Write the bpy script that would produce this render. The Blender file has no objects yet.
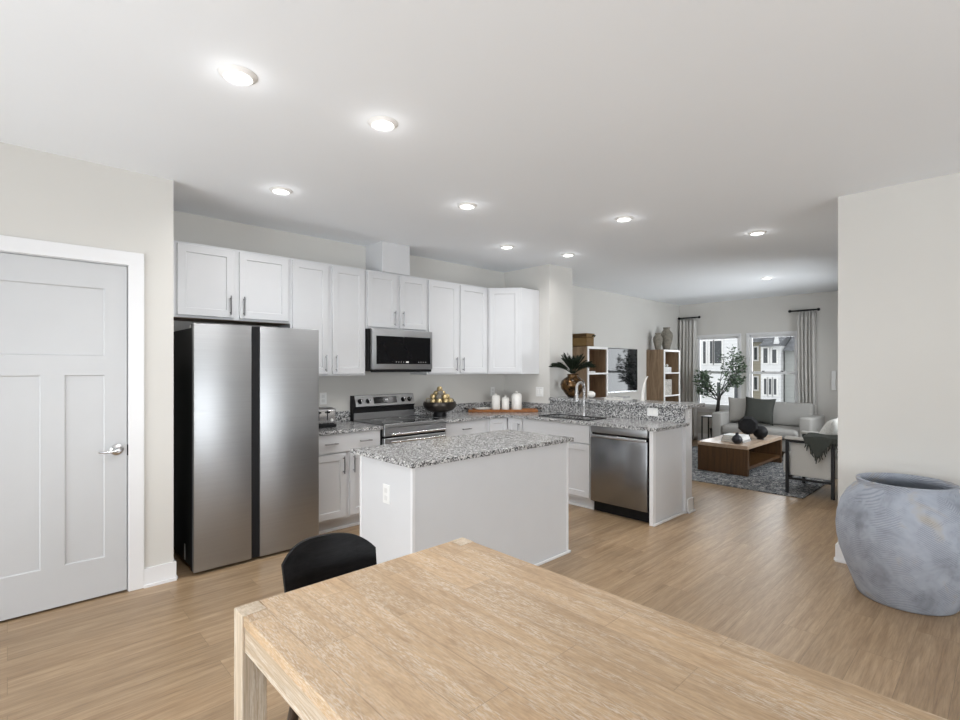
import bpy, bmesh, math, random
from mathutils import Vector, Matrix
random.seed(7)
R = math.radians
SC = bpy.context.scene
COL = SC.collection

# ------------------------------------------------------------ camera, world, lights, exposure
YAW = math.atan2(531.0, 501.0)
cam_d = bpy.data.cameras.new('camera'); cam = bpy.data.objects.new('camera', cam_d); COL.objects.link(cam)
cam_d.sensor_width = 36.0; cam_d.lens = 36.0 * 501.0 / 960.0; cam_d.shift_y = 7.5 / 960.0
cam_d.clip_start = 0.05; cam_d.clip_end = 300
cam.location = (0, 0, 1.457); cam.rotation_euler = (R(90), 0, YAW - R(90))
SC.camera = cam
SC.view_settings.view_transform = 'Standard'
SC.view_settings.look = 'None'
SC.view_settings.gamma = 1.0
SC.view_settings.use_curve_mapping = False
SC.view_settings.exposure = -0.07
try:
    SC.cycles.use_denoising = True
    SC.cycles.max_bounces = 10; SC.cycles.diffuse_bounces = 6; SC.cycles.transparent_max_bounces = 12
    SC.cycles.sample_clamp_indirect = 6.0
    SC.cycles.caustics_reflective = False; SC.cycles.caustics_refractive = False
except Exception:
    pass
W = bpy.data.worlds.new('overcast_sky'); SC.world = W; W.use_nodes = True
wb = W.node_tree.nodes['Background']; wb.inputs[0].default_value = (0.93, 0.97, 1.0, 1); wb.inputs[1].default_value = 1.7

def area_light(name, loc, rot, sx, sy, power, color=(1, 1, 1), portal=False, spread=180):
    d = bpy.data.lights.new(name, 'AREA'); d.shape = 'RECTANGLE'; d.size = sx; d.size_y = sy
    d.energy = power; d.color = color; d.spread = R(spread)
    if portal: d.cycles.is_portal = True
    o = bpy.data.objects.new(name, d); COL.objects.link(o); o.location = loc; o.rotation_euler = rot
    return o
DAY = (0.91, 0.96, 1.0)
area_light('patio_daylight', (-2.95, 1.5, 1.1), (0, R(-98), 0), 2.1, 4.0, 188, DAY)
area_light('dining_added_fill', (0.8, -5.0, 1.3), (R(108), 0, 0), 3.8, 1.9, 270, DAY)  # added fill through an unseen dining window, lights the kitchen fronts
area_light('living_daylight', (10.30, 3.46, 1.35), (0, R(90), 0), 1.4, 1.7, 34, DAY)
area_light('side_added_fill', (8.0, .70, 1.45), (R(90), 0, 0), 2.2, 1.5, 88, DAY)  # added fill behind an unseen side wall, brightens the living room
area_light('living_daylight_portal', (10.24, 3.46, 1.35), (0, R(90), 0), 1.5, 1.95, 1, portal=True)
LAMP_POWER = 8.4
HALO_POWER = .42

# ------------------------------------------------------------ materials
def nt_new(name):
    m = bpy.data.materials.new(name); m.use_nodes = True
    n = m.node_tree; b = n.nodes['Principled BSDF']
    return m, n, b
def setp(b, color=None, rough=None, metal=None, spec=None):
    if color: b.inputs['Base Color'].default_value = (*color, 1)
    if rough is not None: b.inputs['Roughness'].default_value = rough
    if metal is not None: b.inputs['Metallic'].default_value = metal
    if spec is not None: b.inputs['Specular IOR Level'].default_value = spec
def coords(n, scale=(1, 1, 1), rot=(0, 0, 0)):
    t = n.nodes.new('ShaderNodeTexCoord'); mp = n.nodes.new('ShaderNodeMapping')
    mp.inputs['Scale'].default_value = scale; mp.inputs['Rotation'].default_value = rot
    n.links.new(t.outputs['Object'], mp.inputs['Vector']); return mp.outputs['Vector']
def noise(n, vec, scale, detail=3, rough=0.5, dist=0.0):
    t = n.nodes.new('ShaderNodeTexNoise'); t.inputs['Scale'].default_value = scale
    t.inputs['Detail'].default_value = detail; t.inputs['Roughness'].default_value = rough; t.inputs['Distortion'].default_value = dist
    n.links.new(vec, t.inputs['Vector']); return t.outputs['Fac']
def ramp(n, fac, stops, interp='LINEAR'):
    r = n.nodes.new('ShaderNodeValToRGB'); cr = r.color_ramp; cr.interpolation = interp
    while len(cr.elements) < len(stops): cr.elements.new(0.5)
    for e, (p, c) in zip(cr.elements, stops): e.position = p; e.color = (*c, 1)
    n.links.new(fac, r.inputs['Fac']); return r.outputs['Color']
def mix(n, fac, a, b, mode='MIX'):
    m = n.nodes.new('ShaderNodeMix'); m.data_type = 'RGBA'; m.blend_type = mode
    for s, v in ((m.inputs['Factor'], fac), (m.inputs['A'], a), (m.inputs['B'], b)):
        if hasattr(v, 'is_output'): n.links.new(v, s)
        elif isinstance(v, tuple): s.default_value = (*v, 1)
        else: s.default_value = v
    return m.outputs['Result']
def bump(n, b, h, strength=0.2, dist=0.01):
    u = n.nodes.new('ShaderNodeBump'); u.inputs['Strength'].default_value = strength; u.inputs['Distance'].default_value = dist
    n.links.new(h, u.inputs['Height']); n.links.new(u.outputs['Normal'], b.inputs['Normal'])

def plain(name, color, rough=0.5, metal=0.0, var=0.04, scale=6.0, spec=None, bmp=0.0, bscale=200):
    m, n, b = nt_new(name); setp(b, color, rough, metal, spec)
    v = coords(n); f = noise(n, v, scale)
    lo = tuple(c * (1 - var) for c in color); hi = tuple(min(1, c * (1 + var)) for c in color)
    n.links.new(ramp(n, f, [(0.3, lo), (0.7, hi)]), b.inputs['Base Color'])
    if bmp: bump(n, b, noise(n, v, bscale, 2), bmp, 0.003)
    return m
def emissive(name, color, strength):
    m, n, b = nt_new(name); setp(b, color, 0.5)
    b.inputs['Emission Color'].default_value = (*color, 1); b.inputs['Emission Strength'].default_value = strength
    return m

def wood(name, dark, light, axis='X', planks=None, rough=0.45, grain=30, wash=None, seam=0.5, pvar=0.25, al=1.0, wk=1.0):
    """axis = grain direction; planks = (length, width)"""
    m, n, b = nt_new(name); setp(b, dark, rough)
    if axis == 'X': sc, rot = (al, grain / 2.0, grain / 2.0), (0, 0, 0)
    elif axis == 'Y': sc, rot = (grain / 2.0, al, grain / 2.0), (0, 0, 0)
    else: sc, rot = (grain / 2.0, grain / 2.0, 1), (0, 0, 0)
    v = coords(n, sc)
    if planks:
        t = n.nodes.new('ShaderNodeTexCoord'); mp = n.nodes.new('ShaderNodeMapping')
        if axis == 'Y': mp.inputs['Rotation'].default_value = (0, 0, R(90))
        n.links.new(t.outputs['Object'], mp.inputs['Vector'])
        br = n.nodes.new('ShaderNodeTexBrick'); br.offset = 0.37; br.offset_frequency = 2
        br.inputs['Scale'].default_value = 1; br.inputs['Brick Width'].default_value = planks[0]; br.inputs['Row Height'].default_value = planks[1]
        br.inputs['Mortar Size'].default_value = 0.0013; br.inputs['Mortar Smooth'].default_value = 0.3; br.inputs['Bias'].default_value = 0
        br.inputs['Color1'].default_value = (0, 0, 0, 1); br.inputs['Color2'].default_value = (1, 1, 1, 1); br.inputs['Mortar'].default_value = (0.5, 0.5, 0.5, 1)
        n.links.new(mp.outputs['Vector'], br.inputs['Vector'])
        # shift grain per plank
        ad = n.nodes.new('ShaderNodeVectorMath'); ad.operation = 'MULTIPLY_ADD'
        n.links.new(br.outputs['Color'], ad.inputs[0]); ad.inputs[1].default_value = (7.3, 7.3, 7.3); n.links.new(v, ad.inputs[2])
        v = ad.outputs[0]
    g1 = noise(n, v, 1.6, 5, 0.62, 0.6); g2 = noise(n, v, 9.0, 3, 0.6)
    col = ramp(n, g1, [(0.28, dark), (0.72, light)])
    fine = ramp(n, g2, [(0.3, (0.80, 0.79, 0.78)), (0.62, (1.06, 1.06, 1.06))])
    col = mix(n, 1.0, col, fine, 'MULTIPLY')
    if planks:
        pv = ramp(n, br.outputs['Color'], [(0, (1 - pvar,) * 3), (1, (1 + pvar * .5,) * 3)])
        col = mix(n, 1.0, col, pv, 'MULTIPLY')
        col = mix(n, br.outputs['Fac'], col, mix(n, 1.0, col, (seam,) * 3, 'MULTIPLY'))
    if wash:
        v2 = coords(n, tuple(s * 0.35 for s in sc)); w1 = noise(n, v2, 2.3, 4, 0.6, 0.8); w2 = noise(n, v, 14, 3, 0.7)
        wm = n.nodes.new('ShaderNodeMath'); wm.operation = 'MULTIPLY'
        a = ramp(n, w1, [(0.44, (0.06,) * 3), (0.62, (1, 1, 1))]); c = ramp(n, w2, [(0.46, (0.0,) * 3), (0.60, (1, 1, 1))])
        n.links.new(a, wm.inputs[0]); n.links.new(c, wm.inputs[1])
        wk2 = n.nodes.new('ShaderNodeMath'); wk2.operation = 'MULTIPLY'; wk2.inputs[1].default_value = wk; n.links.new(wm.outputs[0], wk2.inputs[0])
        col = mix(n, wk2.outputs[0], col, wash)
    n.links.new(col, b.inputs['Base Color'])
    bump(n, b, g2, 0.12, 0.002)
    return m

def granite():
    m, n, b = nt_new('granite'); setp(b, (0.4, 0.4, 0.4), 0.16, spec=.3)
    v = coords(n)
    vo = n.nodes.new('ShaderNodeTexVoronoi'); vo.inputs['Scale'].default_value = 140; n.links.new(v, vo.inputs['Vector'])
    sep = n.nodes.new('ShaderNodeSeparateColor'); n.links.new(vo.outputs['Color'], sep.inputs[0])
    c1 = ramp(n, sep.outputs[0], [(0, (0.015, 0.015, 0.018)), (0.17, (0.14, 0.14, 0.145)), (0.36, (0.36, 0.357, 0.35)), (0.58, (0.68, 0.675, 0.665))], 'CONSTANT')
    f = noise(n, v, 26, 4, 0.6)
    c2 = ramp(n, f, [(0.36, (0.62, 0.62, 0.63)), (0.6, (1, 1, 1))])
    f3 = noise(n, v, 170, 2, 0.6)
    c3 = ramp(n, f3, [(0.33, (0.35, 0.35, 0.36)), (0.42, (1, 1, 1))])
    col = mix(n, 1.0, mix(n, 1.0, c1, c2, 'MULTIPLY'), c3, 'MULTIPLY')
    n.links.new(col, b.inputs['Base Color'])
    return m
def steel(name, color=(0.37, 0.374, 0.382), rough=0.40, horiz=True):
    m, n, b = nt_new(name); setp(b, color, rough, 1.0)
    v = coords(n, (.8, .8, 60) if horiz else (60, 60, .8)); f = noise(n, v, 2.0, 3)
    n.links.new(ramp(n, f, [(0.3, tuple(c * .97 for c in color)), (0.7, tuple(c * 1.03 for c in color))]), b.inputs['Base Color'])
    r = ramp(n, f, [(0.3, (rough - .02,) * 3), (0.7, (rough + .03,) * 3)]); n.links.new(r, b.inputs['Roughness'])
    return m
def glass_pane():
    m, n, b = nt_new('window_glass')
    tr = n.nodes.new('ShaderNodeBsdfTransparent'); gl = n.nodes.new('ShaderNodeBsdfGlossy'); gl.inputs['Roughness'].default_value = 0.02
    fr = n.nodes.new('ShaderNodeFresnel'); fr.inputs['IOR'].default_value = 1.35
    mx = n.nodes.new('ShaderNodeMixShader'); n.links.new(fr.outputs[0], mx.inputs[0]); n.links.new(tr.outputs[0], mx.inputs[1]); n.links.new(gl.outputs[0], mx.inputs[2])
    n.links.new(mx.outputs[0], n.nodes['Material Output'].inputs['Surface']); return m
def fabric(name, color, weave=350, var=0.12):
    m, n, b = nt_new(name); setp(b, color, 0.9, spec=0.15)
    v = coords(n); f = noise(n, v, weave, 2, 0.7)
    n.links.new(ramp(n, f, [(0.3, tuple(c * (1 - var) for c in color)), (0.7, tuple(c * (1 + var) for c in color))]), b.inputs['Base Color'])
    bump(n, b, f, 0.25, 0.002)
    return m
def pot_mat():
    m, n, b = nt_new('blue_grey_earthenware'); setp(b, (0.3, 0.33, 0.4), 0.75, spec=0.25)
    v = coords(n); f = noise(n, v, 4.5, 4, 0.6, 0.4)
    c = ramp(n, f, [(0.32, (0.20, 0.215, 0.245)), (0.46, (0.30, 0.325, 0.375)), (0.58, (0.34, 0.365, 0.42)), (0.70, (0.37, 0.35, 0.32))])
    # combed hatch marks
    w1 = n.nodes.new('ShaderNodeTexWave'); w1.inputs['Scale'].default_value = 30; w1.inputs['Distortion'].default_value = 1.5; w1.bands_direction = 'Z'
    n.links.new(coords(n, (1, 1, 1), (R(28), R(22), 0)), w1.inputs['Vector'])
    w2 = n.nodes.new('ShaderNodeTexWave'); w2.inputs['Scale'].default_value = 30; w2.inputs['Distortion'].default_value = 1.5; w2.bands_direction = 'Z'
    n.links.new(coords(n, (1, 1, 1), (R(-24), R(-20), 0)), w2.inputs['Vector'])
    sel = ramp(n, noise(n, v, 6, 1), [(0.49, (0, 0, 0)), (0.51, (1, 1, 1))])
    pm = ramp(n, noise(n, v, 9, 2), [(0.46, (0, 0, 0)), (0.54, (1, 1, 1))])
    h = mix(n, sel, w1.outputs['Color'], w2.outputs['Color'])
    h = mix(n, pm, (0.6, 0.6, 0.6), h)
    c = mix(n, 1.0, c, ramp(n, h, [(0.0, (0.80,) * 3), (0.6, (1.06,) * 3)]), 'MULTIPLY')
    n.links.new(c, b.inputs['Base Color']); bump(n, b, h, 0.4, 0.004)
    return m
def rug_mat():
    m, n, b = nt_new('rug_pile'); setp(b, (0.3, 0.3, 0.3), 0.95, spec=0.1)
    v = coords(n, (1, 1.6, 1)); f = noise(n, v, 13, 6, 0.8, 1.2); g = noise(n, coords(n), 60, 3, 0.7)
    c = ramp(n, f, [(0.38, (0.035, 0.037, 0.043)), (0.47, (0.13, 0.14, 0.155)), (0.54, (0.30, 0.302, 0.302)), (0.63, (0.52, 0.51, 0.49))])
    c = mix(n, 1.0, c, ramp(n, g, [(0.35, (0.45,) * 3), (0.6, (1.15,) * 3)]), 'MULTIPLY')
    n.links.new(c, b.inputs['Base Color']); bump(n, b, g, 0.5, 0.006); return m
def weave_mat(name, dark, light, scale=60):
    m, n, b = nt_new(name); setp(b, dark, 0.8)
    w = n.nodes.new('ShaderNodeTexWave'); w.bands_direction = 'Z'; w.inputs['Scale'].default_value = scale; w.inputs['Distortion'].default_value = 2; n.links.new(coords(n), w.inputs['Vector'])
    w2 = n.nodes.new('ShaderNodeTexWave'); w2.bands_direction = 'X'; w2.inputs['Scale'].default_value = scale * .6; n.links.new(coords(n), w2.inputs['Vector'])
    mm = n.nodes.new('ShaderNodeMath'); mm.operation = 'MULTIPLY'; n.links.new(w.outputs['Fac'], mm.inputs[0]); n.links.new(w2.outputs['Fac'], mm.inputs[1])
    n.links.new(ramp(n, mm.outputs[0], [(0.1, dark), (0.6, light)]), b.inputs['Base Color']); bump(n, b, mm.outputs[0], 0.6, 0.01); return m
def siding(name, color):
    m, n, b = nt_new(name); setp(b, color, 0.7)
    w = n.nodes.new('ShaderNodeTexWave'); w.wave_profile = 'SAW'; w.bands_direction = 'Z'; w.inputs['Scale'].default_value = 1.6; n.links.new(coords(n), w.inputs['Vector'])
    n.links.new(ramp(n, w.outputs['Fac'], [(0.0, tuple(c * .82 for c in color)), (0.2, color)]), b.inputs['Base Color']); return m

M = {}
M['wall'] = plain('greige_wall_paint', (0.62, 0.605, 0.575), 0.75, var=0.012, scale=1.5, bmp=0.04)
M['ceil'] = plain('white_ceiling_paint', (0.89, 0.92, 0.955), 0.85, var=0.01, scale=1.0)
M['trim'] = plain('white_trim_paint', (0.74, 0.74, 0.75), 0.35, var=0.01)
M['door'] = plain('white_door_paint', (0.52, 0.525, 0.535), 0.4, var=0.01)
M['cab'] = plain('white_cabinet_paint', (0.64, 0.645, 0.66), 0.35, var=0.01)
M['islandp'] = plain('white_island_paint', (0.62, 0.625, 0.64), 0.4, var=0.01)
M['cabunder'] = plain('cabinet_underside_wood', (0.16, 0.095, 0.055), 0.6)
M['floor'] = wood('vinyl_plank_floor', (0.255, 0.163, 0.090), (0.44, 0.315, 0.194), 'X', (1.22, 0.18), 0.34, 34, None, 0.66, 0.13)
M['granite'] = granite()
M['steel'] = steel('brushed_stainless')
M['steelv'] = plain('dishwasher_stainless', (0.30, 0.303, 0.31), 0.27, 1.0, 0.03, 2.0)
M['chrome'] = plain('satin_nickel', (0.62, 0.62, 0.63), 0.22, 1.0, 0.02)
M['pull'] = plain('brushed_nickel_pull', (0.30, 0.30, 0.31), 0.3, 1.0, 0.02)
M['black'] = plain('black_plastic', (0.010, 0.010, 0.011), 0.4, spec=0.18, var=0.1)
M['blackgloss'] = plain('black_glass', (0.006, 0.006, 0.007), 0.05, var=0.1)
M['ovenglass'] = plain('black_oven_glass', (0.004, 0.004, 0.005), 0.12, var=0.1, spec=.15)
M['blackmetal'] = plain('black_metal', (0.015, 0.015, 0.016), 0.4, spec=0.18, var=0.1)
M['fridgeblack'] = plain('black_fridge_case', (0.008, 0.008, 0.009), 0.5, spec=0.18, var=0.1)
M['table'] = wood('limed_table_wood', (0.42, 0.278, 0.155), (0.56, 0.395, 0.24), 'Y', (0.68, 0.125), 0.5, 44, (0.70, 0.62, 0.52), 0.72, 0.15, 3.0, .62)
M['apron'] = wood('limed_apron_wood', (0.40, 0.30, 0.20), (0.58, 0.47, 0.35), 'Y', None, 0.55, 44, (0.68, 0.62, 0.53))
M['tableleg'] = wood('limed_leg_wood', (0.40, 0.30, 0.20), (0.62, 0.52, 0.40), 'Z', None, 0.55, 44, (0.72, 0.66, 0.57))
M['chairwood'] = wood('black_stained_veneer', (0.006, 0.006, 0.007), (0.016, 0.016, 0.017), 'X', None, 0.5, 50)
M['chairwood'].node_tree.nodes['Principled BSDF'].inputs['Specular IOR Level'].default_value = .12
M['chairleg'] = wood('dark_walnut_leg', (0.035, 0.022, 0.014), (0.07, 0.045, 0.03), 'Z', None, 0.4, 40)
M['pot'] = pot_mat(); M['rug'] = rug_mat()
M['coffee'] = wood('walnut_brown_wood', (0.045, 0.020, 0.006), (0.118, 0.056, 0.018), 'Z', None, 0.4, 34)
M['coffeetop_sheen'] = wood('walnut_top_painted_sheen', (0.36, 0.26, 0.18), (0.50, 0.39, 0.30), 'X', None, 0.25, 34)  # paler than the sides: reflected light on the tabletop put into the colour
M['case'] = wood('weathered_oak_case', (0.17, 0.108, 0.062), (0.40, 0.28, 0.175), 'Z', None, 0.5, 18)
M['caseback'] = wood('brown_case_back', (0.12, 0.055, 0.022), (0.30, 0.16, 0.075), 'Z', None, 0.55, 16)
M['white'] = plain('white_paint', (0.82, 0.81, 0.79), 0.4)
M['ceramic'] = plain('cream_ceramic', (0.80, 0.785, 0.75), 0.3, var=0.03, scale=20)
M['plastic'] = plain('white_plate_plastic', (0.78, 0.78, 0.77), 0.35)
M['slot'] = plain('grey_receptacle', (0.66, 0.66, 0.65), 0.4)
M['traywood'] = wood('red_brown_tray', (0.20, 0.065, 0.012), (0.38, 0.145, 0.032), 'X', None, 0.35, 30)
M['bowl'] = plain('dark_metal_bowl', (0.05, 0.042, 0.036), 0.35, 0.7, 0.5, 14)
M['gold'] = plain('aged_gold', (0.58, 0.45, 0.24), 0.35, 0.75, 0.35, 40)
M['urn'] = plain('bronze_glaze', (0.085, 0.045, 0.016), 0.18, 0.6, 0.95, 22)
M['leafdark'] = plain('dark_green_leaf', (0.007, 0.013, 0.005), 0.6, spec=.25, var=0.5, scale=30)
M['leaf'] = plain('grey_green_leaf', (0.085, 0.13, 0.075), 0.45, var=0.6, scale=14)
M['bark'] = plain('dark_bark', (0.035, 0.03, 0.028), 0.8, var=0.3, scale=30)
M['sofa'] = fabric('pale_grey_upholstery', (0.36, 0.352, 0.335))
M['pillowl'] = fabric('oatmeal_linen', (0.38, 0.368, 0.345))
M['pillowd'] = fabric('charcoal_green_linen', (0.058, 0.061, 0.055))
M['pillowt'] = fabric('textured_ivory', (0.58, 0.57, 0.54), 120, 0.3)
M['throw'] = fabric('dark_grey_green_knit', (0.055, 0.06, 0.054), 150, 0.25)
M['chairfab'] = fabric('ivory_chair_fabric', (0.46, 0.452, 0.43))
M['curtain'] = fabric('taupe_curtain', (0.60, 0.585, 0.56), 250, 0.06)
M['basket'] = weave_mat('wicker', (0.10, 0.052, 0.015), (0.48, 0.30, 0.12))
M['vase'] = plain('taupe_stoneware', (0.22, 0.20, 0.165), 0.85, var=0.25, scale=25, bmp=0.2, bscale=80)
M['matteblack'] = plain('matte_black_ceramic', (0.009, 0.009, 0.010), 0.55, spec=0.18, var=0.3, scale=30)
M['navy'] = plain('blue_black_glaze', (0.010, 0.012, 0.020), 0.3, var=0.3)
M['bookw'] = plain('white_book_cover', (0.66, 0.66, 0.65), 0.5, var=0.1, scale=40)
M['bookg'] = plain('grey_book_cover', (0.33, 0.33, 0.33), 0.5, var=0.35, scale=30)
M['paper'] = plain('page_edges', (0.74, 0.72, 0.68), 0.8, var=0.15, scale=90)
M['patbox'] = plain('mottled_box_paper', (0.50, 0.47, 0.43), 0.7, var=0.45, scale=55)
M['glass'] = glass_pane()
M['lens'] = emissive('lamp_lens', (1, 1, 1), 6.0)
M['sidewhite'] = siding('white_siding', (0.75, 0.75, 0.75)); M['sidegrey'] = siding('grey_green_siding', (0.36, 0.37, 0.355)); M['sidebeige'] = siding('beige_siding', (0.46, 0.42, 0.33))
M['shingle'] = plain('grey_shingle', (0.13, 0.135, 0.145), 0.8, var=0.35, scale=3)
M['darkpane'] = plain('dark_window_pane', (0.05, 0.055, 0.06), 0.15)
M['lawn'] = plain('pale_pavement', (0.42, 0.42, 0.41), 0.9, var=0.2, scale=0.7)

# ------------------------------------------------------------ mesh builder
class MB:
    def __init__(self): self.bm = bmesh.new()
    def _merge(self, b2):
        me = bpy.data.meshes.new('t'); b2.to_mesh(me); b2.free(); self.bm.from_mesh(me); bpy.data.meshes.remove(me)
    def box(self, x0, x1, y0, y1, z0, z1, bev=0.0, seg=2, mat=None):
        b = bmesh.new(); bmesh.ops.create_cube(b, size=1)
        for v in b.verts: v.co = Vector(((x0 + x1) / 2 + v.co.x * (x1 - x0), (y0 + y1) / 2 + v.co.y * (y1 - y0), (z0 + z1) / 2 + v.co.z * (z1 - z0)))
        if bev: bmesh.ops.bevel(b, geom=b.edges[:] + b.verts[:], offset=bev, segments=seg, profile=0.5, affect='EDGES')
        if mat is not None: bmesh.ops.transform(b, matrix=mat, verts=b.verts)
        self._merge(b); return self
    def prism(self, pts, z0, z1, bev=0.0, mat=None, seg=2):
        b = bmesh.new(); vs = [b.verts.new((x, y, z0)) for x, y in pts]; f = b.faces.new(vs)
        r = bmesh.ops.extrude_face_region(b, geom=[f]); nv = [e for e in r['geom'] if isinstance(e, bmesh.types.BMVert)]
        bmesh.ops.translate(b, vec=(0, 0, z1 - z0), verts=nv); bmesh.ops.recalc_face_normals(b, faces=b.faces)
        if bev: bmesh.ops.bevel(b, geom=b.edges[:], offset=bev, segments=seg, profile=0.5, affect='EDGES')
        if mat is not None: bmesh.ops.transform(b, matrix=mat, verts=b.verts)
        self._merge(b); return self
    def lathe(self, prof, c=(0, 0, 0), n=32, mat=None):
        """prof: list of (r, z)"""
        b = bmesh.new(); rings = []
        for r, z in prof:
            if r < 1e-5: rings.append([b.verts.new((c[0], c[1], c[2] + z))])
            else: rings.append([b.verts.new((c[0] + r * math.cos(2 * math.pi * i / n), c[1] + r * math.sin(2 * math.pi * i / n), c[2] + z)) for i in range(n)])
        for a, d in zip(rings, rings[1:]):
            for i in range(n):
                j = (i + 1) % n
                if len(a) == 1 and len(d) == 1: continue
                if len(a) == 1: b.faces.new((a[0], d[j], d[i]))
                elif len(d) == 1: b.faces.new((a[i], a[j], d[0]))
                else: b.faces.new((a[i], a[j], d[j], d[i]))
        bmesh.ops.recalc_face_normals(b, faces=b.faces)
        if mat is not None: bmesh.ops.transform(b, matrix=mat, verts=b.verts)
        self._merge(b); return self
    def tube(self, pts, r, n=10, cap=True):
        """r: number or list"""
        pts = [Vector(p) for p in pts]; rs = r if isinstance(r, (list, tuple)) else [r] * len(pts)
        b = bmesh.new(); rings = []; up = None
        for i, p in enumerate(pts):
            t = (pts[min(i + 1, len(pts) - 1)] - pts[max(i - 1, 0)]).normalized()
            if up is None: up = t.orthogonal().normalized()
            u = (up - t * up.dot(t)); u = u.normalized() if u.length > 1e-6 else t.orthogonal().normalized()
            up = u; w = t.cross(u)
            rings.append([b.verts.new(p + (u * math.cos(2 * math.pi * k / n) + w * math.sin(2 * math.pi * k / n)) * rs[i]) for k in range(n)])
        for a, d in zip(rings, rings[1:]):
            for k in range(n): b.faces.new((a[k], a[(k + 1) % n], d[(k + 1) % n], d[k]))
        if cap: b.faces.new(rings[0]); b.faces.new(rings[-1])
        bmesh.ops.recalc_face_normals(b, faces=b.faces); self._merge(b); return self
    def sphere(self, c, r, u=16, v=10, scale=(1, 1, 1), ico=None, mat=None):
        b = bmesh.new()
        if ico: bmesh.ops.create_icosphere(b, subdivisions=ico, radius=r)
        else: bmesh.ops.create_uvsphere(b, u_segments=u, v_segments=v, radius=r)
        for w in b.verts: w.co = Vector((c[0] + w.co.x * scale[0], c[1] + w.co.y * scale[1], c[2] + w.co.z * scale[2]))
        if mat is not None: bmesh.ops.transform(b, matrix=mat, verts=b.verts)
        self._merge(b); return self
    def quad(self, pts):
        self.bm.faces.new([self.bm.verts.new(p) for p in pts]); return self
    def grid(self, fn, nu, nv):
        g = [[self.bm.verts.new(fn(i / nu, j / nv)) for j in range(nv + 1)] for i in range(nu + 1)]
        for i in range(nu):
            for j in range(nv): self.bm.faces.new((g[i][j], g[i + 1][j], g[i + 1][j + 1], g[i][j + 1]))
        return self
    def panel(self, axis, face, a0, a1, z0, z1, depth, rail, rec=0.009, step=0.004):
        """shaker door: front face at `face` on axis plane, body extends away (+axis) by depth; recessed centre"""
        def P(a, z, d): return (a, face + d, z) if axis == 'Y' else (face + d, a, z)
        b = self.bm
        def ring(i0, d): return [b.verts.new(P(*q, d)) for q in ((a0 + i0, z0 + i0), (a1 - i0, z0 + i0), (a1 - i0, z1 - i0), (a0 + i0, z1 - i0))]
        e = 0.002
        rs = [ring(0, depth), ring(0, e), ring(e, 0), ring(rail, 0), ring(rail + step, rec)]
        for p, q in zip(rs, rs[1:]):
            for k in range(4): b.faces.new((p[k], p[(k + 1) % 4], q[(k + 1) % 4], q[k]))
        b.faces.new(rs[-1]); b.faces.new(rs[0]); bmesh.ops.recalc_face_normals(b, faces=b.faces); return self
    def build(self, name, mat, parent=None, smooth=None, base=None):
        """verts are in world coordinates; shifted so the object sits on its thing's base"""
        bs = BASE.get(parent.name) if parent else (Vector(base) if base else Vector((0, 0, 0)))
        bmesh.ops.translate(self.bm, vec=-bs, verts=self.bm.verts)
        me = bpy.data.meshes.new(name); self.bm.to_mesh(me); self.bm.free()
        o = bpy.data.objects.new(name, me); COL.objects.link(o); me.materials.append(M[mat] if isinstance(mat, str) else mat)
        if parent: o.parent = parent
        else: o.location = bs
        BASE[o.name] = bs
        if smooth:
            for p in me.polygons: p.use_smooth = True
            try: me.set_sharp_from_angle(angle=R(smooth))
            except Exception: pass
        return o
BASE = {}
def tag(o, label=None, cat=None, group=None, kind=None):
    if label: o['label'] = label
    if cat: o['category'] = cat
    if group: o['group'] = group
    if kind: o['kind'] = kind
    return o
def thing(name, label, cat, loc, group=None):
    o = bpy.data.objects.new(name, None); COL.objects.link(o); o.location = loc; o.empty_display_size = 0.1
    BASE[o.name] = Vector(loc); return tag(o, label, cat, group)
def struct(name, mb, mat, parent=None, smooth=None):
    o = mb.build(name, mat, parent, smooth)
    if not parent: o['kind'] = 'structure'
    return o
def boxo(name, mat, parent, *a, **k): return MB().box(*a, **k).build(name, mat, parent)

# ------------------------------------------------------------ the room
XW, XE, YS, YN, H = -2.6, 10.1, -4.6, 4.70, 2.74
YL, XL = 3.946, 0.83
XR, YR = 4.55, 0.895
struct('floor', MB().box(XW - .12, XE + .12, YS - .12, YN + .12, -.12, 0), 'floor')
struct('ceiling', MB().box(XW - .12, XE + .12, YS - .12, YN + .12, H, H + .12), 'ceil')
DX0, DX1, DH = -.262, .566, 2.112
wl = MB(); wl.box(DX1 + .012, XL, YL, YL + .12, 0, H); wl.box(XW, DX0 - .012, YL, YL + .12, 0, H); wl.box(DX0 - .012, DX1 + .012, YL, YL + .12, DH + .012, H)
wl.box(XL - .12, XL, YL + .12, YN, 0, H)
struct('wall_left', wl, 'wall')
struct('wall_kitchen', MB().box(XW, XE, YN, YN + .12, 0, H), 'wall')
struct('wall_column', MB().box(4.89, 5.36, 3.925, YN, 0, H), 'wall')
struct('wall_half', MB().box(4.915, 5.06, 2.225, 3.925, 0, 1.048), 'islandp')
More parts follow.
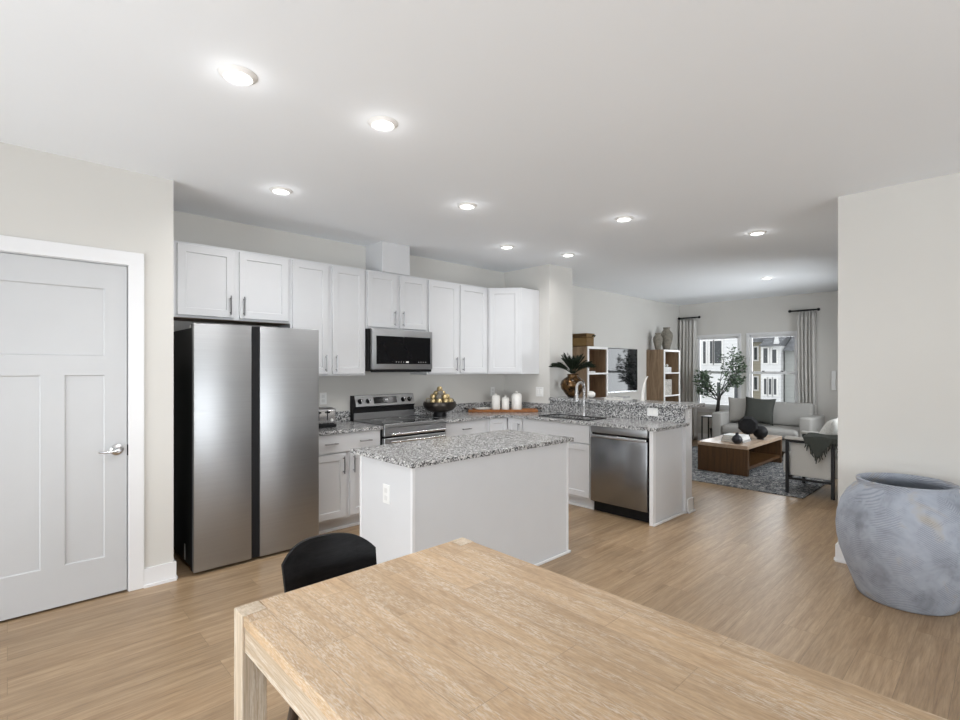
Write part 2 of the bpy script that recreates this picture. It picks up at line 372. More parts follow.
# far wall with two windows
W1, W2, WZ0, WZ1 = (3.55, 4.335), (2.60, 3.362), .66, 2.055
fw = MB(); fw.box(XE, XE + .12, YR - .12, W2[0], 0, H); fw.box(XE, XE + .12, W2[1], W1[0], 0, H); fw.box(XE, XE + .12, W1[1], YN, 0, H)
for w in (W1, W2):
    fw.box(XE, XE + .12, w[0], w[1], 0, WZ0); fw.box(XE, XE + .12, w[0], w[1], WZ1, H)
struct('wall_far', fw, 'wall')
struct('wall_right', MB().box(XR, XR + .12, YS, YR, 0, H), 'wall')
m = MB()
for a in ((XR + .12, 6.9, 0, H), (9.1, XE, 0, H), (6.9, 9.1, 0, .7), (6.9, 9.1, 2.2, H)): m.box(a[0], a[1], YR - .12, YR, a[2], a[3])
struct('wall_living', m, 'wall')
ww = MB(); ww.box(XW - .12, XW, YS, -.6, 0, H); ww.box(XW - .12, XW, 3.6, YN, 0, H); ww.box(XW - .12, XW, -.6, 3.6, 2.2, H); struct('wall_rear', ww, 'wall')
ws = MB(); ws.box(XW, -1.1, YS - .12, YS, 0, H); ws.box(2.7, XR + .12, YS - .12, YS, 0, H); ws.box(-1.1, 2.7, YS - .12, YS, 0, .45); ws.box(-1.1, 2.7, YS - .12, YS, 2.35, H); struct('wall_dining', ws, 'wall')

def base_run(mb, axis, face, a0, a1, h=.125, t=.014):
    """face = wall plane; board stands on the negative side of axis"""
    for (d, z0, z1) in ((t, 0, h), (t + .012, 0, .018)):
        if axis == 'Y': mb.box(a0, a1, face - d, face - .0005, z0, z1)
        else: mb.box(face - d, face - .0005, a0, a1, z0, z1)
m = MB(); base_run(m, 'Y', YL, .655, XL + .014); m.box(XL + .0005, XL + .014, YL, YN, 0, .125); m.box(XL + .0005, XL + .026, YL, YN, 0, .018); struct('baseboard_left', m, 'trim')
m = MB(); base_run(m, 'X', XR, YS, YR + .014); m.box(XR, 6.2, YR + .0005, YR + .014, 0, .125); m.box(XR, 6.2, YR + .0005, YR + .026, 0, .018); struct('baseboard_right', m, 'trim')
m = MB(); base_run(m, 'X', XE, YR + .03, YN, .14); struct('baseboard_far', m, 'trim')
m = MB(); base_run(m, 'Y', 2.225, 4.945, 5.074, .14); m.box(5.06, 5.074, 2.211, 3.92, 0, .14); m.box(5.06, 5.086, 2.199, 3.92, 0, .018); struct('baseboard_half', m, 'trim')
m = MB(); base_run(m, 'Y', YN, 5.36, XE); struct('baseboard_living', m, 'trim')

# pantry door
m = MB()
def door_face(mb):
    """three panel craftsman door: wide top panel, two tall lower panels"""
    y0, y1 = YL + .004, YL + .040; z0, z1 = .012, DH
    b = mb.bm
    xs = [DX0, DX0 + .115, .144, .253, DX1 - .115, DX1]
    mb.box(DX0, DX1, y0 + .008, y1, z0, z1)
    for (a, c, p, q) in ((xs[0], xs[1], z0, z1), (xs[4], xs[5], z0, z1), (xs[2], xs[3], .252, 1.41), (xs[1], xs[4], z0, .252), (xs[1], xs[4], 1.41, 1.53), (xs[1], xs[4], 1.958, z1)):
        mb.box(a, c, y0, y0 + .0082, p, q)
    for (a, c, p, q) in ((xs[1], xs[2], .252, 1.41), (xs[3], xs[4], .252, 1.41), (xs[1], xs[4], 1.53, 1.958)):
        e = .007
        for t in (((a, p), (c, p), (c - e, p + e), (a + e, p + e)), ((c, p), (c, q), (c - e, q - e), (c - e, p + e)), ((c, q), (a, q), (a + e, q - e), (c - e, q - e)), ((a, q), (a, p), (a + e, p + e), (a + e, q - e))):
            mb.quad([(t[0][0], y0, t[0][1]), (t[1][0], y0, t[1][1]), (t[2][0], y0 + .0079, t[2][1]), (t[3][0], y0 + .0079, t[3][1])])
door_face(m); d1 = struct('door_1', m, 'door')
d1['label'] = 'white three panel craftsman door with satin lever handle'
m = MB(); m.lathe([(0, .0), (.034, 0), (.036, .006), (.03, .012), (.014, .016), (.013, .05), (0, .05)], (0, 0, 0), 24, Matrix.Translation((.513, YL + .004, .928)) @ Matrix.Rotation(R(90), 4, 'X'))
m.tube([(.513, YL - .043, .928), (.49, YL - .046, .925), (.46, YL - .046, .922), (.43, YL - .046, .924), (.415, YL - .043, .927)], [.011, .009, .0075, .0075, .006], 10)
m.build('door_handle', 'chrome', d1, 40)
boxo('strike_plate', 'blackmetal', d1, DX1 + .002, DX1 + .0105, YL + .001, YL + .03, .885, .955)
m = MB()
for x0, x1 in ((DX0 - .095, DX0 - .006), (DX1 + .006, DX1 + .092)): m.box(x0, x1, YL - .016, YL - .0005, 0, DH + .095, .003, 1)
m.box(DX0 - .095, DX1 + .092, YL - .0165, YL - .0005, DH + .008, DH + .097, .003, 1)
m.box(DX1 + .0045, DX1 + .0118, YL + .01, YL + .12, 0, DH + .01); m.box(DX0 - .0118, DX0 - .0045, YL + .01, YL + .12, 0, DH + .01); m.box(DX0, DX1, YL + .01, YL + .12, DH + .0045, DH + .0118)
struct('trim_1', m, 'trim')
boxo('door_gap_shade', 'black', d1, DX0, DX1, YL + .05, YL + .12, .0005, .011)  # black strip added for the shade in the gap under the door

# windows of the living room (double hung)
def dh_window(name, y0, y1):
    m = MB(); x = XE
    for a, b in ((y0 - .004, y0 + .014), (y1 - .014, y1 + .004)): m.box(x + .03, x + .10, a, b, WZ0, WZ1)
    m.box(x + .03, x + .10, y0, y1, WZ0, WZ0 + .035); m.box(x + .03, x + .10, y0, y1, WZ1 - .02, WZ1)
    for a, b in ((y0 + .014, y0 + .034), (y1 - .034, y1 - .014)): m.box(x + .045, x + .085, a, b, WZ0 + .03, WZ1 - .03)
    m.box(x + .04, x + .085, y0 + .014, y1 - .014, 1.335, 1.385); m.box(x + .045, x + .085, y0 + .014, y1 - .014, WZ0 + .03, WZ0 + .07); m.box(x + .05, x + .085, y0 + .014, y1 - .014, WZ1 - .045, WZ1 - .02)
    o = struct(name, m, 'trim')
    MB().box(x + .062, x + .066, y0 + .03, y1 - .03, WZ0 + .06, WZ1 - .05).build('pane', 'glass', o)
    for t in (.3, .7): boxo('sash_lock', 'blackmetal', o, x + .03, x + .045, y0 + t * (y1 - y0) - .02, y0 + t * (y1 - y0) + .02, 1.383, 1.398)
    return o
dh_window('window_1', *W1); dh_window('window_2', *W2)
def win_trim(name, y0, y1):
    m = MB(); x = XE
    m.box(x - .014, x - .0005, y0 - .048, y0 + .002, WZ0 - .03, WZ1 + .045, .002, 1); m.box(x - .014, x - .0005, y1 - .002, y1 + .048, WZ0 - .03, WZ1 + .045, .002, 1)
    m.box(x - .0145, x - .0005, y0 - .048, y1 + .048, WZ1 - .002, WZ1 + .046, .002, 1); m.box(x - .04, x + .03, y0 - .056, y1 + .056, WZ0 - .03, WZ0 - .002, .003, 1)
    m.box(x - .012, x - .0005, y0 - .048, y1 + .048, WZ0 - .09, WZ0 - .03, .002, 1)
    return struct(name, m, 'trim')
win_trim('trim_2', *W1); win_trim('trim_3', *W2)
# unseen patio glazing, plus windows added in the dining and living side walls
m = MB(); x = XW - .08
for a, b in ((-.6, -.54), (1.46, 1.54), (3.54, 3.6)): m.box(x, x + .05, a, b, 0.0, 2.2)
m.box(x, x + .05, -.6, 3.6, 0, .06); m.box(x, x + .05, -.6, 3.6, 2.14, 2.2); o = struct('window_3', m, 'trim')
MB().box(x + .02, x + .024, -.55, 3.55, .05, 2.15).build('pane', 'glass', o)
def y_window(name, x0, x1, y, z0, z1):
    m = MB(); xm = (x0 + x1) / 2
    for a, b in ((x0, x0 + .05), (xm - .03, xm + .03), (x1 - .05, x1)): m.box(a, b, y, y + .05, z0, z1)
    m.box(x0, x1, y, y + .05, z0, z0 + .05); m.box(x0, x1, y, y + .05, z1 - .05, z1); o = struct(name, m, 'trim')
    MB().box(x0 + .04, x1 - .04, y + .02, y + .024, z0 + .04, z1 - .04).build('pane', 'glass', o)
y_window('window_4_added', -1.1, 2.7, YS - .08, .45, 2.35)  # unseen dining window, added to let the fill in
y_window('window_5_added', 6.9, 9.1, YR - .09, .7, 2.2)  # unseen window, added only to light the living room

# ------------------------------------------------------------ recessed lights
LAMPS = [((.736, 2.326), 'recessed ceiling light nearest the camera, above the white door side'),
         ((1.434, 2.262), 'recessed ceiling light over the wooden table end, second nearest'),
         ((1.441, 3.627), 'recessed ceiling light in front of the fridge cabinets'),
         ((2.646, 2.954), 'recessed ceiling light above the middle of the kitchen island'),
         ((3.855, 3.668), 'recessed ceiling light nearest the corner wall cabinet'),
         ((4.633, 3.454), 'recessed ceiling light over the sink beside the wall column'),
         ((3.86, 2.286), 'recessed ceiling light above the dishwasher walkway, past the island'),
         ((5.181, 1.656), 'recessed ceiling light in the passage just left of the right wall'),
         ((7.89, 2.391), 'recessed ceiling light farthest away, over the coffee table')]
for (x, y), lab in LAMPS:
    t = thing('recessed_light', lab, 'ceiling light', (x, y, H - .001), 'recessed ceiling lights')
    MB().lathe([(.052, -.012), (.060, -.014), (.076, -.004), (.080, -.0), (.079, 0), (.05, 0), (.05, -.012)], (x, y, H - .001), 36).build('trim_ring', 'white', t, 40)
    MB().lathe([(0, -.012), (.04, -.0115), (.052, -.009), (.052, -.003), (0, -.003)], (x, y, H - .001), 32).build('lens', 'lens', t, 40)
    d = bpy.data.lights.new('downlight', 'AREA'); d.shape = 'DISK'; d.size = .1; d.energy = LAMP_POWER * (.6 if (x, y) in ((3.855, 3.668), (4.633, 3.454)) else 1.0); d.spread = R(150); d.color = (1, .995, .985)
    lo = bpy.data.objects.new('downlight', d); COL.objects.link(lo); lo.parent = t; lo.location = (0, 0, -.016)
    d = bpy.data.lights.new('lens_glow', 'POINT'); d.shadow_soft_size = .03; d.energy = HALO_POWER
    lo = bpy.data.objects.new('lens_glow', d); COL.objects.link(lo); lo.parent = t; lo.location = (0, 0, -.05)

# ------------------------------------------------------------ cabinets
def pull(parent, axis, face, a, z, L=.155, vertical=True):
    """bar pull in front of the face"""
    m = MB(); o = .028
    def P(aa, zz, d): return (aa, face - d, zz) if axis == 'Y' else (face - d, aa, zz)
    if vertical:
        m.tube([P(a, z - L / 2, o), P(a, z + L / 2, o)], .0055, 8)
        for s in (-.38, .38): m.tube([P(a, z + s * L, 0.0), P(a, z + s * L, o)], .0045, 8)
    else:
        m.tube([P(a - L / 2, z, o), P(a + L / 2, z, o)], .0055, 8)
        for s in (-.38, .38): m.tube([P(a + s * L, z, 0.0), P(a + s * L, z, o)], .0045, 8)
    m.build('handle', 'pull', parent, 40)
def sdoor(t, axis, face, a0, a1, z0, z1, hside=None, hz=None, depth=.019):
    d = MB().panel(axis, face, a0, a1, z0, z1, depth, .058).build('door', 'cab', t)
    if hside is not None: pull(d, axis, face, hside, hz)
    return d
def sdrawer(t, axis, face, a0, a1, z0, z1, handles=()):
    b = (a0, a1, face, face + .019, z0, z1) if axis == 'Y' else (face, face + .019, a0, a1, z0, z1)
    d = MB().box(*b, bev=.002, seg=1).build('drawer', 'cab', t)
    for h in handles: pull(d, axis, face, h, (z0 + z1) / 2, .12, False)
    return d
UZ0, UZ1, UF = 1.378, 2.43, 4.37
def upper(name, label, x0, x1, z0, doors, body0=None):
    t = thing(name, label, 'kitchen cabinet', ((x0 + x1) / 2, UF + .17, z0), 'white wall cabinets')
    boxo('body', 'cab', t, (body0 or x0) + .0005, x1 - .0005, UF + .0195, YN - .001, z0, UZ1, bev=.0015, seg=1)
    mid = (doors[0] + doors[1]) / 2
    sdoor(t, 'Y', UF, doors[0], mid - .020, z0 + .018, UZ1 - .018, mid - .052, z0 + .118)
    sdoor(t, 'Y', UF, mid + .020, doors[1], z0 + .018, UZ1 - .018, mid + .052, z0 + .118)
    return t
t = upper('wall_cabinet', 'short two door white cabinet over the stainless fridge', .9, 1.825, 1.845, (.945, 1.805), .832)
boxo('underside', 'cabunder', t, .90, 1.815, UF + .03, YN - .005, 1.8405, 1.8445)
upper('wall_cabinet', 'tall two door white wall cabinet between fridge and microwave', 1.826, 2.58, UZ0, (1.842, 2.562))
upper('wall_cabinet', 'short two door white cabinet directly above the microwave', 2.581, 3.34, 1.845, (2.597, 3.324))
upper('wall_cabinet', 'tall two door white wall cabinet right of the microwave', 3.341, 4.268, UZ0, (3.357, 4.235))
t = thing('corner_wall_cabinet', 'white diagonal corner wall cabinet with one door', 'kitchen cabinet', (4.6, 4.45, UZ0), 'white wall cabinets')
MB().prism([(4.27, 4.392), (4.557, 4.091), (4.888, 4.091), (4.888, 4.699), (4.27, 4.699)], UZ0, UZ1, .0015).build('body', 'cab', t)
p0, p1 = Vector((4.27, 4.392, 0)), Vector((4.557, 4.091, 0)); dv = (p1 - p0).normalized(); L = (p1 - p0).length; ang = math.atan2(dv.y, dv.x)
m = MB().panel('Y', -.0195, .02, L - .02, UZ0 + .018, UZ1 - .018, .019, .058)
bmesh.ops.transform(m.bm, matrix=Matrix.Translation(p0) @ Matrix.Rotation(ang, 4, 'Z'), verts=m.bm.verts); m.build('door', 'cab', t)
# vent duct cover
tag(boxo('duct_cover', 'cab', None, 2.765, 3.105, UF + .005, YN - .001, UZ1 + .001, H - .001, bev=.002, seg=1), 'white boxed duct cover standing on the cabinet over the microwave', 'duct cover')

BF, CZ = 4.088, .905
def toe(mb, x0, x1, y0, y1): mb.box(x0, x1, y0, y1, .0005, .1)
t = thing('base_cabinet', 'white base cabinet with two pulls on one drawer, between fridge and range', 'kitchen cabinet', (2.23, 4.4, 0), 'white base cabinets')
m = MB().box(1.886, 2.574, BF + .0195, YN - .001, .1, CZ - .032, .001, 1); toe(m, 1.886, 2.574, BF + .075, YN - .01); m.build('body', 'cab', t)
sdrawer(t, 'Y', BF, 1.90, 2.56, .705, .868, (2.06, 2.40))
sdoor(t, 'Y', BF, 1.90, 2.212, .125, .69, 2.18, .59); sdoor(t, 'Y', BF, 2.248, 2.56, .125, .69, 2.28, .59)
boxo('shoe_moulding', 'trim', t, 1.886, 2.574, BF + .06, BF + .074, .0005, .02)
t = thing('base_cabinet', 'white base cabinet with a one pull drawer right of the range', 'kitchen cabinet', (3.66, 4.4, 0), 'white base cabinets')
m = MB().box(3.346, 3.984, BF + .0195, YN - .001, .1, CZ - .032, .001, 1); toe(m, 3.346, 3.984, BF + .075, YN - .01); m.build('body', 'cab', t)
sdrawer(t, 'Y', BF, 3.362, 3.93, .705, .868, (3.646,))
sdoor(t, 'Y', BF, 3.362, 3.63, .125, .69, 3.60, .59); sdoor(t, 'Y', BF, 3.662, 3.93, .125, .69, 3.69, .59)
PX = 4.305
t = thing('corner_base_cabinet', 'white corner base cabinet with a folding corner door behind the island', 'kitchen cabinet', (4.5, 4.4, 0), 'white base cabinets')
m = MB().prism([(3.985, BF + .0195), (PX + .0195, BF + .0195), (PX + .0195, 3.851), (4.888, 3.851), (4.888, 4.699), (3.985, 4.699)], .1, CZ - .032)
m.prism([(3.985, BF + .075), (PX + .075, BF + .075), (PX + .075, 3.851), (4.88, 3.851), (4.88, 4.69), (3.985, 4.69)], .0005, .1); m.build('body', 'cab', t)
sdoor(t, 'Y', BF, 4.02, PX - .012, .125, .868); d = sdoor(t, 'X', PX, 3.865, BF - .004, .125, .868, 3.90, .74)
t = thing('sink_cabinet', 'white sink base cabinet left of the dishwasher', 'kitchen cabinet', (4.6, 3.4, 0), 'white base cabinets')
m = MB()
m.box(PX + .0195, PX + .04, 2.931, 3.849, .1, CZ - .032); m.box(PX + .04, 4.888, 2.931, 2.95, .1, CZ - .032); m.box(PX + .04, 4.888, 3.83, 3.849, .1, CZ - .032); m.box(PX + .04, 4.888, 2.95, 3.83, .1, .12)
m.box(PX + .075, 4.88, 2.931, 3.849, .0005, .1); m.build('body', 'cab', t)
sdrawer(t, 'X', PX, 2.945, 3.835, .68, .868)
sdoor(t, 'X', PX, 2.945, 3.372, .125, .665, 3.34, .565); sdoor(t, 'X', PX, 3.408, 3.835, .125, .665, 3.44, .565)
boxo('shoe_moulding', 'trim', t, PX + .06, PX + .0745, 2.931, 3.849, .0005, .02)

# dishwasher
t = thing('dishwasher', 'stainless dishwasher at the end of the peninsula', 'dishwasher', (4.6, 2.62, 0))
boxo('tub', 'black', t, PX + .03, 4.86, 2.292, 2.925, .1, .868)
boxo('kickplate', 'black', t, PX + .06, PX + .09, 2.292, 2.925, .004, .1)
m = MB().box(PX - .008, PX + .028, 2.306, 2.922, .115, .765, .004, 2); d = m.build('door', 'steelv', t, 40)
m = MB().box(PX - .004, PX + .028, 2.306, 2.922, .805, .872, .003, 2); m.build('control_panel', 'steel', t, 40)
boxo('handle_recess', 'blackgloss', t, PX + .012, PX + .028, 2.311, 2.917, .766, .804)
m = MB().box(PX - .022, PX - .0005, 2.312, 2.916, .758, .787, .005, 3); m.build('handle', 'chrome', d, 40)
# peninsula end panel
t = thing('end_panel', 'white flat panel closing the peninsula end beside the dishwasher', 'cabinet panel', (4.6, 2.27, 0))
boxo('panel', 'islandp', t, PX + .008, 4.914, 2.256, 2.288, .001, CZ - .032)
boxo('corner_stile', 'trim', t, PX + .0, PX + .0075, 2.25, 2.288, .001, CZ - .032)
boxo('edge_strip', 'trim', t, PX + .008, PX + .05, 2.2505, 2.2555, .001, CZ - .032)
boxo('shoe_moulding', 'trim', t, PX - .004, 4.914, 2.232, 2.2495, .001, .022, bev=.004, seg=2)

# worktops
def tz(mb, x0, x1, y0, y1, z0=CZ - .031, z1=CZ, bev=.003): mb.box(x0, x1, y0, y1, z0, z1, bev, 2)
t = thing('worktop', 'speckled grey granite worktop between fridge and range', 'worktop', (2.2, 4.38, CZ - .031), 'granite worktops')
m = MB(); tz(m, 1.874, 2.576, 4.062, YN - .001); m.build('slab', 'granite', t)
m = MB(); m.box(1.874, 2.576, YN - .021, YN - .001, CZ + .0005, CZ + .105, .002, 1); m.build('backsplash', 'granite', t)
t = thing('worktop', 'L-shaped speckled granite worktop holding the sink', 'worktop', (4.3, 4.2, CZ - .031), 'granite worktops')
SX0, SX1, SY0, SY1 = 4.395, 4.70, 3.02, 3.66
m = MB(); CE = 4.277; b0 = 0
m.prism([(3.344, 4.062), (CE, 4.062), (CE, SY1), (4.8885, SY1), (4.8885, YN - .001), (3.344, YN - .001)], CZ - .031, CZ)
m.box(CE, 4.9145, 2.2, SY0, CZ - .031, CZ); m.box(4.9145, 4.95, 2.2, 2.224, CZ - .031, CZ); m.box(CE, SX0, SY0, SY1, CZ - .031, CZ); m.box(SX1, 4.9145, SY0, SY1, CZ - .031, CZ); m.box(4.8885, 4.9145, SY1, 3.9235, CZ - .031, CZ)
m.build('slab', 'granite', t)
m = MB(); m.box(3.344, 4.8685, YN - .021, YN - .001, CZ + .0005, CZ + .105, .002, 1); m.box(4.8685, 4.8885, 3.92, YN - .001, CZ + .0005, CZ + .105, .002, 1); m.build('backsplash', 'granite', t)
boxo('raised_backsplash', 'granite', t, 4.8945, 4.9145, 2.228, 3.9235, CZ + .0005, 1.0475)
t = thing('bar_top', 'raised granite breakfast bar on the half wall', 'worktop', (5.06, 3.05, 1.0485), 'granite worktops')
MB().box(4.868, 5.28, 2.185, 3.9245, 1.0485, 1.088, .003, 2).build('slab', 'granite', t)
# sink
t = thing('sink', 'dark rimmed sink sunk in the peninsula worktop', 'sink', (4.55, 3.34, .70))
m = MB()
for a in ((SX0 - .008, SX0 - .002, SY0 - .008, SY1 + .008, .70, CZ - .032), (SX1 + .002, SX1 + .008, SY0 - .008, SY1 + .008, .70, CZ - .032), (SX0 - .002, SX1 + .002, SY0 - .008, SY0 - .002, .70, CZ - .032), (SX0 - .002, SX1 + .002, SY1 + .002, SY1 + .008, .70, CZ - .032), (SX0 - .008, SX1 + .008, SY0 - .008, SY1 + .008, .694, .70)): m.box(*a)
m.build('basin', 'steelv', t)
m = MB()
for a in ((SX0 - .016, SX0 + .002, SY0 - .016, SY1 + .016), (SX1 - .002, SX1 + .016, SY0 - .016, SY1 + .016), (SX0 + .002, SX1 - .002, SY0 - .016, SY0 + .002), (SX0 + .002, SX1 - .002, SY1 - .002, SY1 + .016)): m.box(*a, CZ + .0006, CZ + .008)
m.build('rim', 'black', t)
MB().lathe([(0, 0), (.04, 0), (.043, .003), (0, .003)], (4.55, 3.34, .7005), 20).build('drain', 'chrome', t, 40)
# faucet
fx, fy = 4.76, 3.325
t = thing('faucet', 'chrome gooseneck faucet behind the sink', 'faucet', (fx, fy, CZ))
m = MB(); pts = [(fx, fy, CZ + .001), (fx, fy, CZ + .30)]
for k in range(1, 13):
    a = math.pi * k / 12 * 1.03; pts.append((fx - .085 + .085 * math.cos(a), fy - .02 * (k / 12), CZ + .30 + .085 * math.sin(a)))
m.tube(pts, .0145, 14); m.lathe([(0, 0), (.026, 0), (.026, .008), (.019, .03), (.0175, .11), (.0125, .115), (0, .115)], (fx, fy, CZ + .0005), 20); m.build('spout', 'chrome', t, 50)
e = pts[-1]; MB().tube([e, (e[0] - .006, e[1] - .004, e[2] - .05), (e[0] - .014, e[1] - .008, e[2] - .125)], [.0165, .019, .023], 14).build('spray_head', 'chrome', t, 50)
MB().tube([(fx + .0, fy - .015, CZ + .07), (fx + .0, fy - .045, CZ + .072), (fx - .01, fy - .085, CZ + .085)], [.012, .009, .007], 10).build('lever', 'chrome', t, 50)

# island
IX0, IX1, IY0, IY1 = 1.715, 3.215, 2.392, 2.99
t = thing('kitchen_island', 'white kitchen island with plain panels standing on wood floor', 'kitchen island', ((IX0 + IX1) / 2, (IY0 + IY1) / 2, 0))
boxo('body', 'islandp', t, IX0 + .004, IX1 - .004, IY0 + .004, IY1, .001, CZ - .032)
for q in ([(IX0, IX0 + .004, IY0, IY0 + .018), (IX0 + .004, IX0 + .020, IY0, IY0 + .004)], [(IX0, IX0 + .004, IY1 - .018, IY1)], [(IX1 - .022, IX1, IY0, IY0 + .004), (IX1 - .004, IX1, IY0 + .004, IY0 + .022)]):
    m = MB()
    for a in q: m.box(*a, .001, CZ - .032)
    m.build('corner_strip', 'trim', t)
m = MB(); m.box(IX0 - .012, IX1 + .016, IY0 - .016, IY0 - .0005, .001, .02, .004, 2); m.box(IX0 - .016, IX0 - .0005, IY0 - .016, IY1, .001, .02, .004, 2); m.box(IX1 + .0005, IX1 + .016, IY0 - .016, IY1, .001, .02, .004, 2); m.build('shoe_moulding', 'trim', t)
t = thing('worktop', 'speckled granite worktop lying on the kitchen island', 'worktop', (2.48, 2.72, CZ - .031), 'granite worktops')
MB().box(1.698, 3.255, 2.368, 3.085, CZ - .0315, CZ, .003, 2).build('slab', 'granite', t)

# outlets and switches
def plate(label, axis, face, a, z, kind='outlet', w=.075, h=.118, sgn=-1):
    t = thing('outlet_plate' if kind == 'outlet' else 'switch_plate', label, 'wall outlet' if kind == 'outlet' else 'light switch', (a, face, z) if axis == 'Y' else (face, a, z), 'wall plates')
    def B(a0, a1, d0, d1, z0, z1, nm, mt, bev=.0015):
        f0, f1 = sorted((face + sgn * d0, face + sgn * d1))
        bb = (a0, a1, f0, f1, z0, z1) if axis == 'Y' else (f0, f1, a0, a1, z0, z1)
        return boxo(nm, mt, t, *bb, bev=bev, seg=1)
    B(a - w / 2, a + w / 2, .0005, .006, z - h / 2, z + h / 2, 'plate', 'plastic')
    if kind == 'outlet':
        for s in (-1, 1): B(a - w * .22, a + w * .22, .0065, .009, z + s * h * .2 - h * .13, z + s * h * .2 + h * .13, 'receptacle', 'slot')
    elif kind == 'sideways':
        for s in (-1, 1): B(a + s * w * .2 - w * .13, a + s * w * .2 + w * .13, .0065, .009, z - h * .25, z + h * .25, 'receptacle', 'white')
    else:
        for s in (-1, 1): B(a + s * w * .2 - w * .11, a + s * w * .2 + w * .11, .0065, .010, z - h * .27, z + h * .27, 'rocker', 'white')
    return t
plate('white outlet plate on the wall above the toaster', 'Y', YN, 2.285, 1.148)
plate('white outlet plate on kitchen wall behind the white canisters', 'Y', YN, 4.66, 1.14)
plate('double white switch plate on the wall column right of canisters', 'X', 4.89, 4.085, 1.15, 'switch', .118)
plate('white outlet plate on the near end of the island', 'X', IX0 + .004, 2.667, .67)
plate('white outlet plate on the granite backsplash of the raised bar', 'X', 4.8945, 2.565, .994, 'sideways', .118, .085)
plate('small white outlet plate on the half wall end under the bar', 'Y', 2.225, 4.99, .985, 'outlet', .045, .075)

# ------------------------------------------------------------ appliances
FX0, FX1, FY = .944, 1.864, 3.905
t = thing('refrigerator', 'stainless two door side by side refrigerator beside the pantry wall', 'refrigerator', (1.4, 4.3, 0))
MB().box(FX0 + .006, FX1 - .006, FY + .075, 4.66, .03, 1.74, .004, 1).build('case', 'fridgeblack', t)
boxo('plinth', 'black', t, FX0 + .02, FX1 - .02, FY + .06, FY + .074, .015, .075)
for x in (FX0 + .06, FX1 - .06): MB().lathe([(0, 0), (.02, 0), (.02, .0295), (0, .0295)], (x, FY + .12, .0005), 12).build('foot', 'black', t)
for (a, b) in ((FX0, 1.332), (1.392, FX1)):
    d = MB().box(a, b, FY, FY + .045, .022, 1.768, .005, 2).build('door', 'steel', t, 40)
    MB().box(a + .002, b - .002, FY + .0455, FY + .074, .022, 1.765).build('door_liner', 'fridgeblack', d)
boxo('handle_channel', 'black', t, 1.3325, 1.3915, FY + .012, FY + .045, .024, 1.765)
for x in (FX0 + .05, FX1 - .05): boxo('hinge_cover', 'slot', t, x - .03, x + .03, FY + .08, FY + .2, 1.741, 1.765, bev=.004, seg=1)
m = MB()
for k in range(7): m.box(FX0 + .0045, FX0 + .0058, 4.155, 4.185, .045 + k * .017, .059 + k * .017)
m.build('side_mark', 'white', t)

t = thing('microwave', 'stainless over the range microwave with black glass door', 'microwave', (2.96, 4.5, 1.42))
MX0, MX1, MY = 2.586, 3.336, 4.285
MB().box(MX0, MX1, MY + .05, YN - .001, 1.42, 1.842, .002, 1).build('case', 'black', t)
d = MB().box(MX0 + .012, MX1, MY, MY + .048, 1.438, 1.84, .004, 2).build('door', 'steel', t, 40)
boxo('door_glass', 'ovenglass', d, MX0 + .055, MX1 - .03, MY - .003, MY - .0003, 1.492, 1.772, bev=.001, seg=1)
boxo('chin', 'black', t, MX0 + .02, MX1 - .005, MY + .012, MY + .05, 1.41, 1.437)
m = MB()
for x in [MX0 + .28 + .03 * k for k in range(4)] + [MX0 + .56 + .03 * k for k in range(4)]: m.box(x, x + .012, MY - .0036, MY - .0031, 1.511, 1.515)
for x in [MX0 + .29 + .03 * k for k in range(3)]: m.box(x, x + .006, MY - .0036, MY - .0031, 1.55, 1.553)
m.bm.free()
for x in [MX0 + .28 + .03 * k for k in range(4)] + [MX0 + .56 + .03 * k for k in range(4)]: MB().box(x, x + .012, MY - .0036, MY - .0031, 1.511, 1.515).build('control_mark', 'slot', d)
boxo('clock_display', 'plastic', d, MX0 + .405, MX0 + .44, MY - .0036, MY - .0031, 1.507, 1.52)

t = thing('range', 'stainless electric range with black glass cooktop and four knobs', 'range', (2.96, 4.38, 0))
RX0, RX1, RY = 2.58, 3.34, 4.045
MB().box(RX0 + .002, RX1 - .002, RY + .05, YN - .006, .02, .895, .002, 1).build('body', 'black', t)
MB().box(RX0 + .002, RX1 - .002, RY + .015, YN - .075, .8955, .917, .003, 1).build('cooktop', 'blackgloss', t)
m = MB(); m.box(RX0, RX1, RY + .004, RY + .0148, .885, .918, .002, 1); m.box(RX0 + .0, RX0 + .0018, RY + .015, YN - .08, .885, .919); m.box(RX1 - .0018, RX1, RY + .015, YN - .08, .885, .919); m.build('cooktop_trim', 'steel', t)
for (bx, by, br) in ((2.77, 4.2, .1), (3.15, 4.2, .085), (2.77, 4.46, .075), (3.15, 4.46, .1)): MB().lathe([(br - .003, 0), (br, 0), (br, .0006), (br - .003, .0006), (br - .003, 0)], (bx, by, .9175), 36).build('burner_ring', 'slot', t)
d = MB().box(RX0 + .004, RX1 - .004, RY + .006, RY + .05, .803, .882, .004, 1).build('door_top', 'steel', t)
m = MB(); m.tube([(RX0 + .05, RY - .036, .822), (RX1 - .05, RY - .036, .822)], .012, 12)
for x in (RX0 + .065, RX1 - .065): m.tube([(x, RY + .006, .84), (x, RY - .036, .822)], .010, 10)
m.build('handle', 'chrome', d, 50)
boxo('vent_gap', 'black', t, RX0 + .006, RX1 - .006, RY + .02, RY + .05, .783, .8025)
d = MB().box(RX0 + .004, RX1 - .004, RY + .006, RY + .05, .19, .7825, .004, 1).build('oven_door', 'steel', t)
boxo('oven_window', 'ovenglass', d, RX0 + .11, RX1 - .11, RY + .003, RY + .0055, .3, .6)
m = MB(); m.tube([(RX0 + .05, RY - .036, .752), (RX1 - .05, RY - .036, .752)], .011, 12)
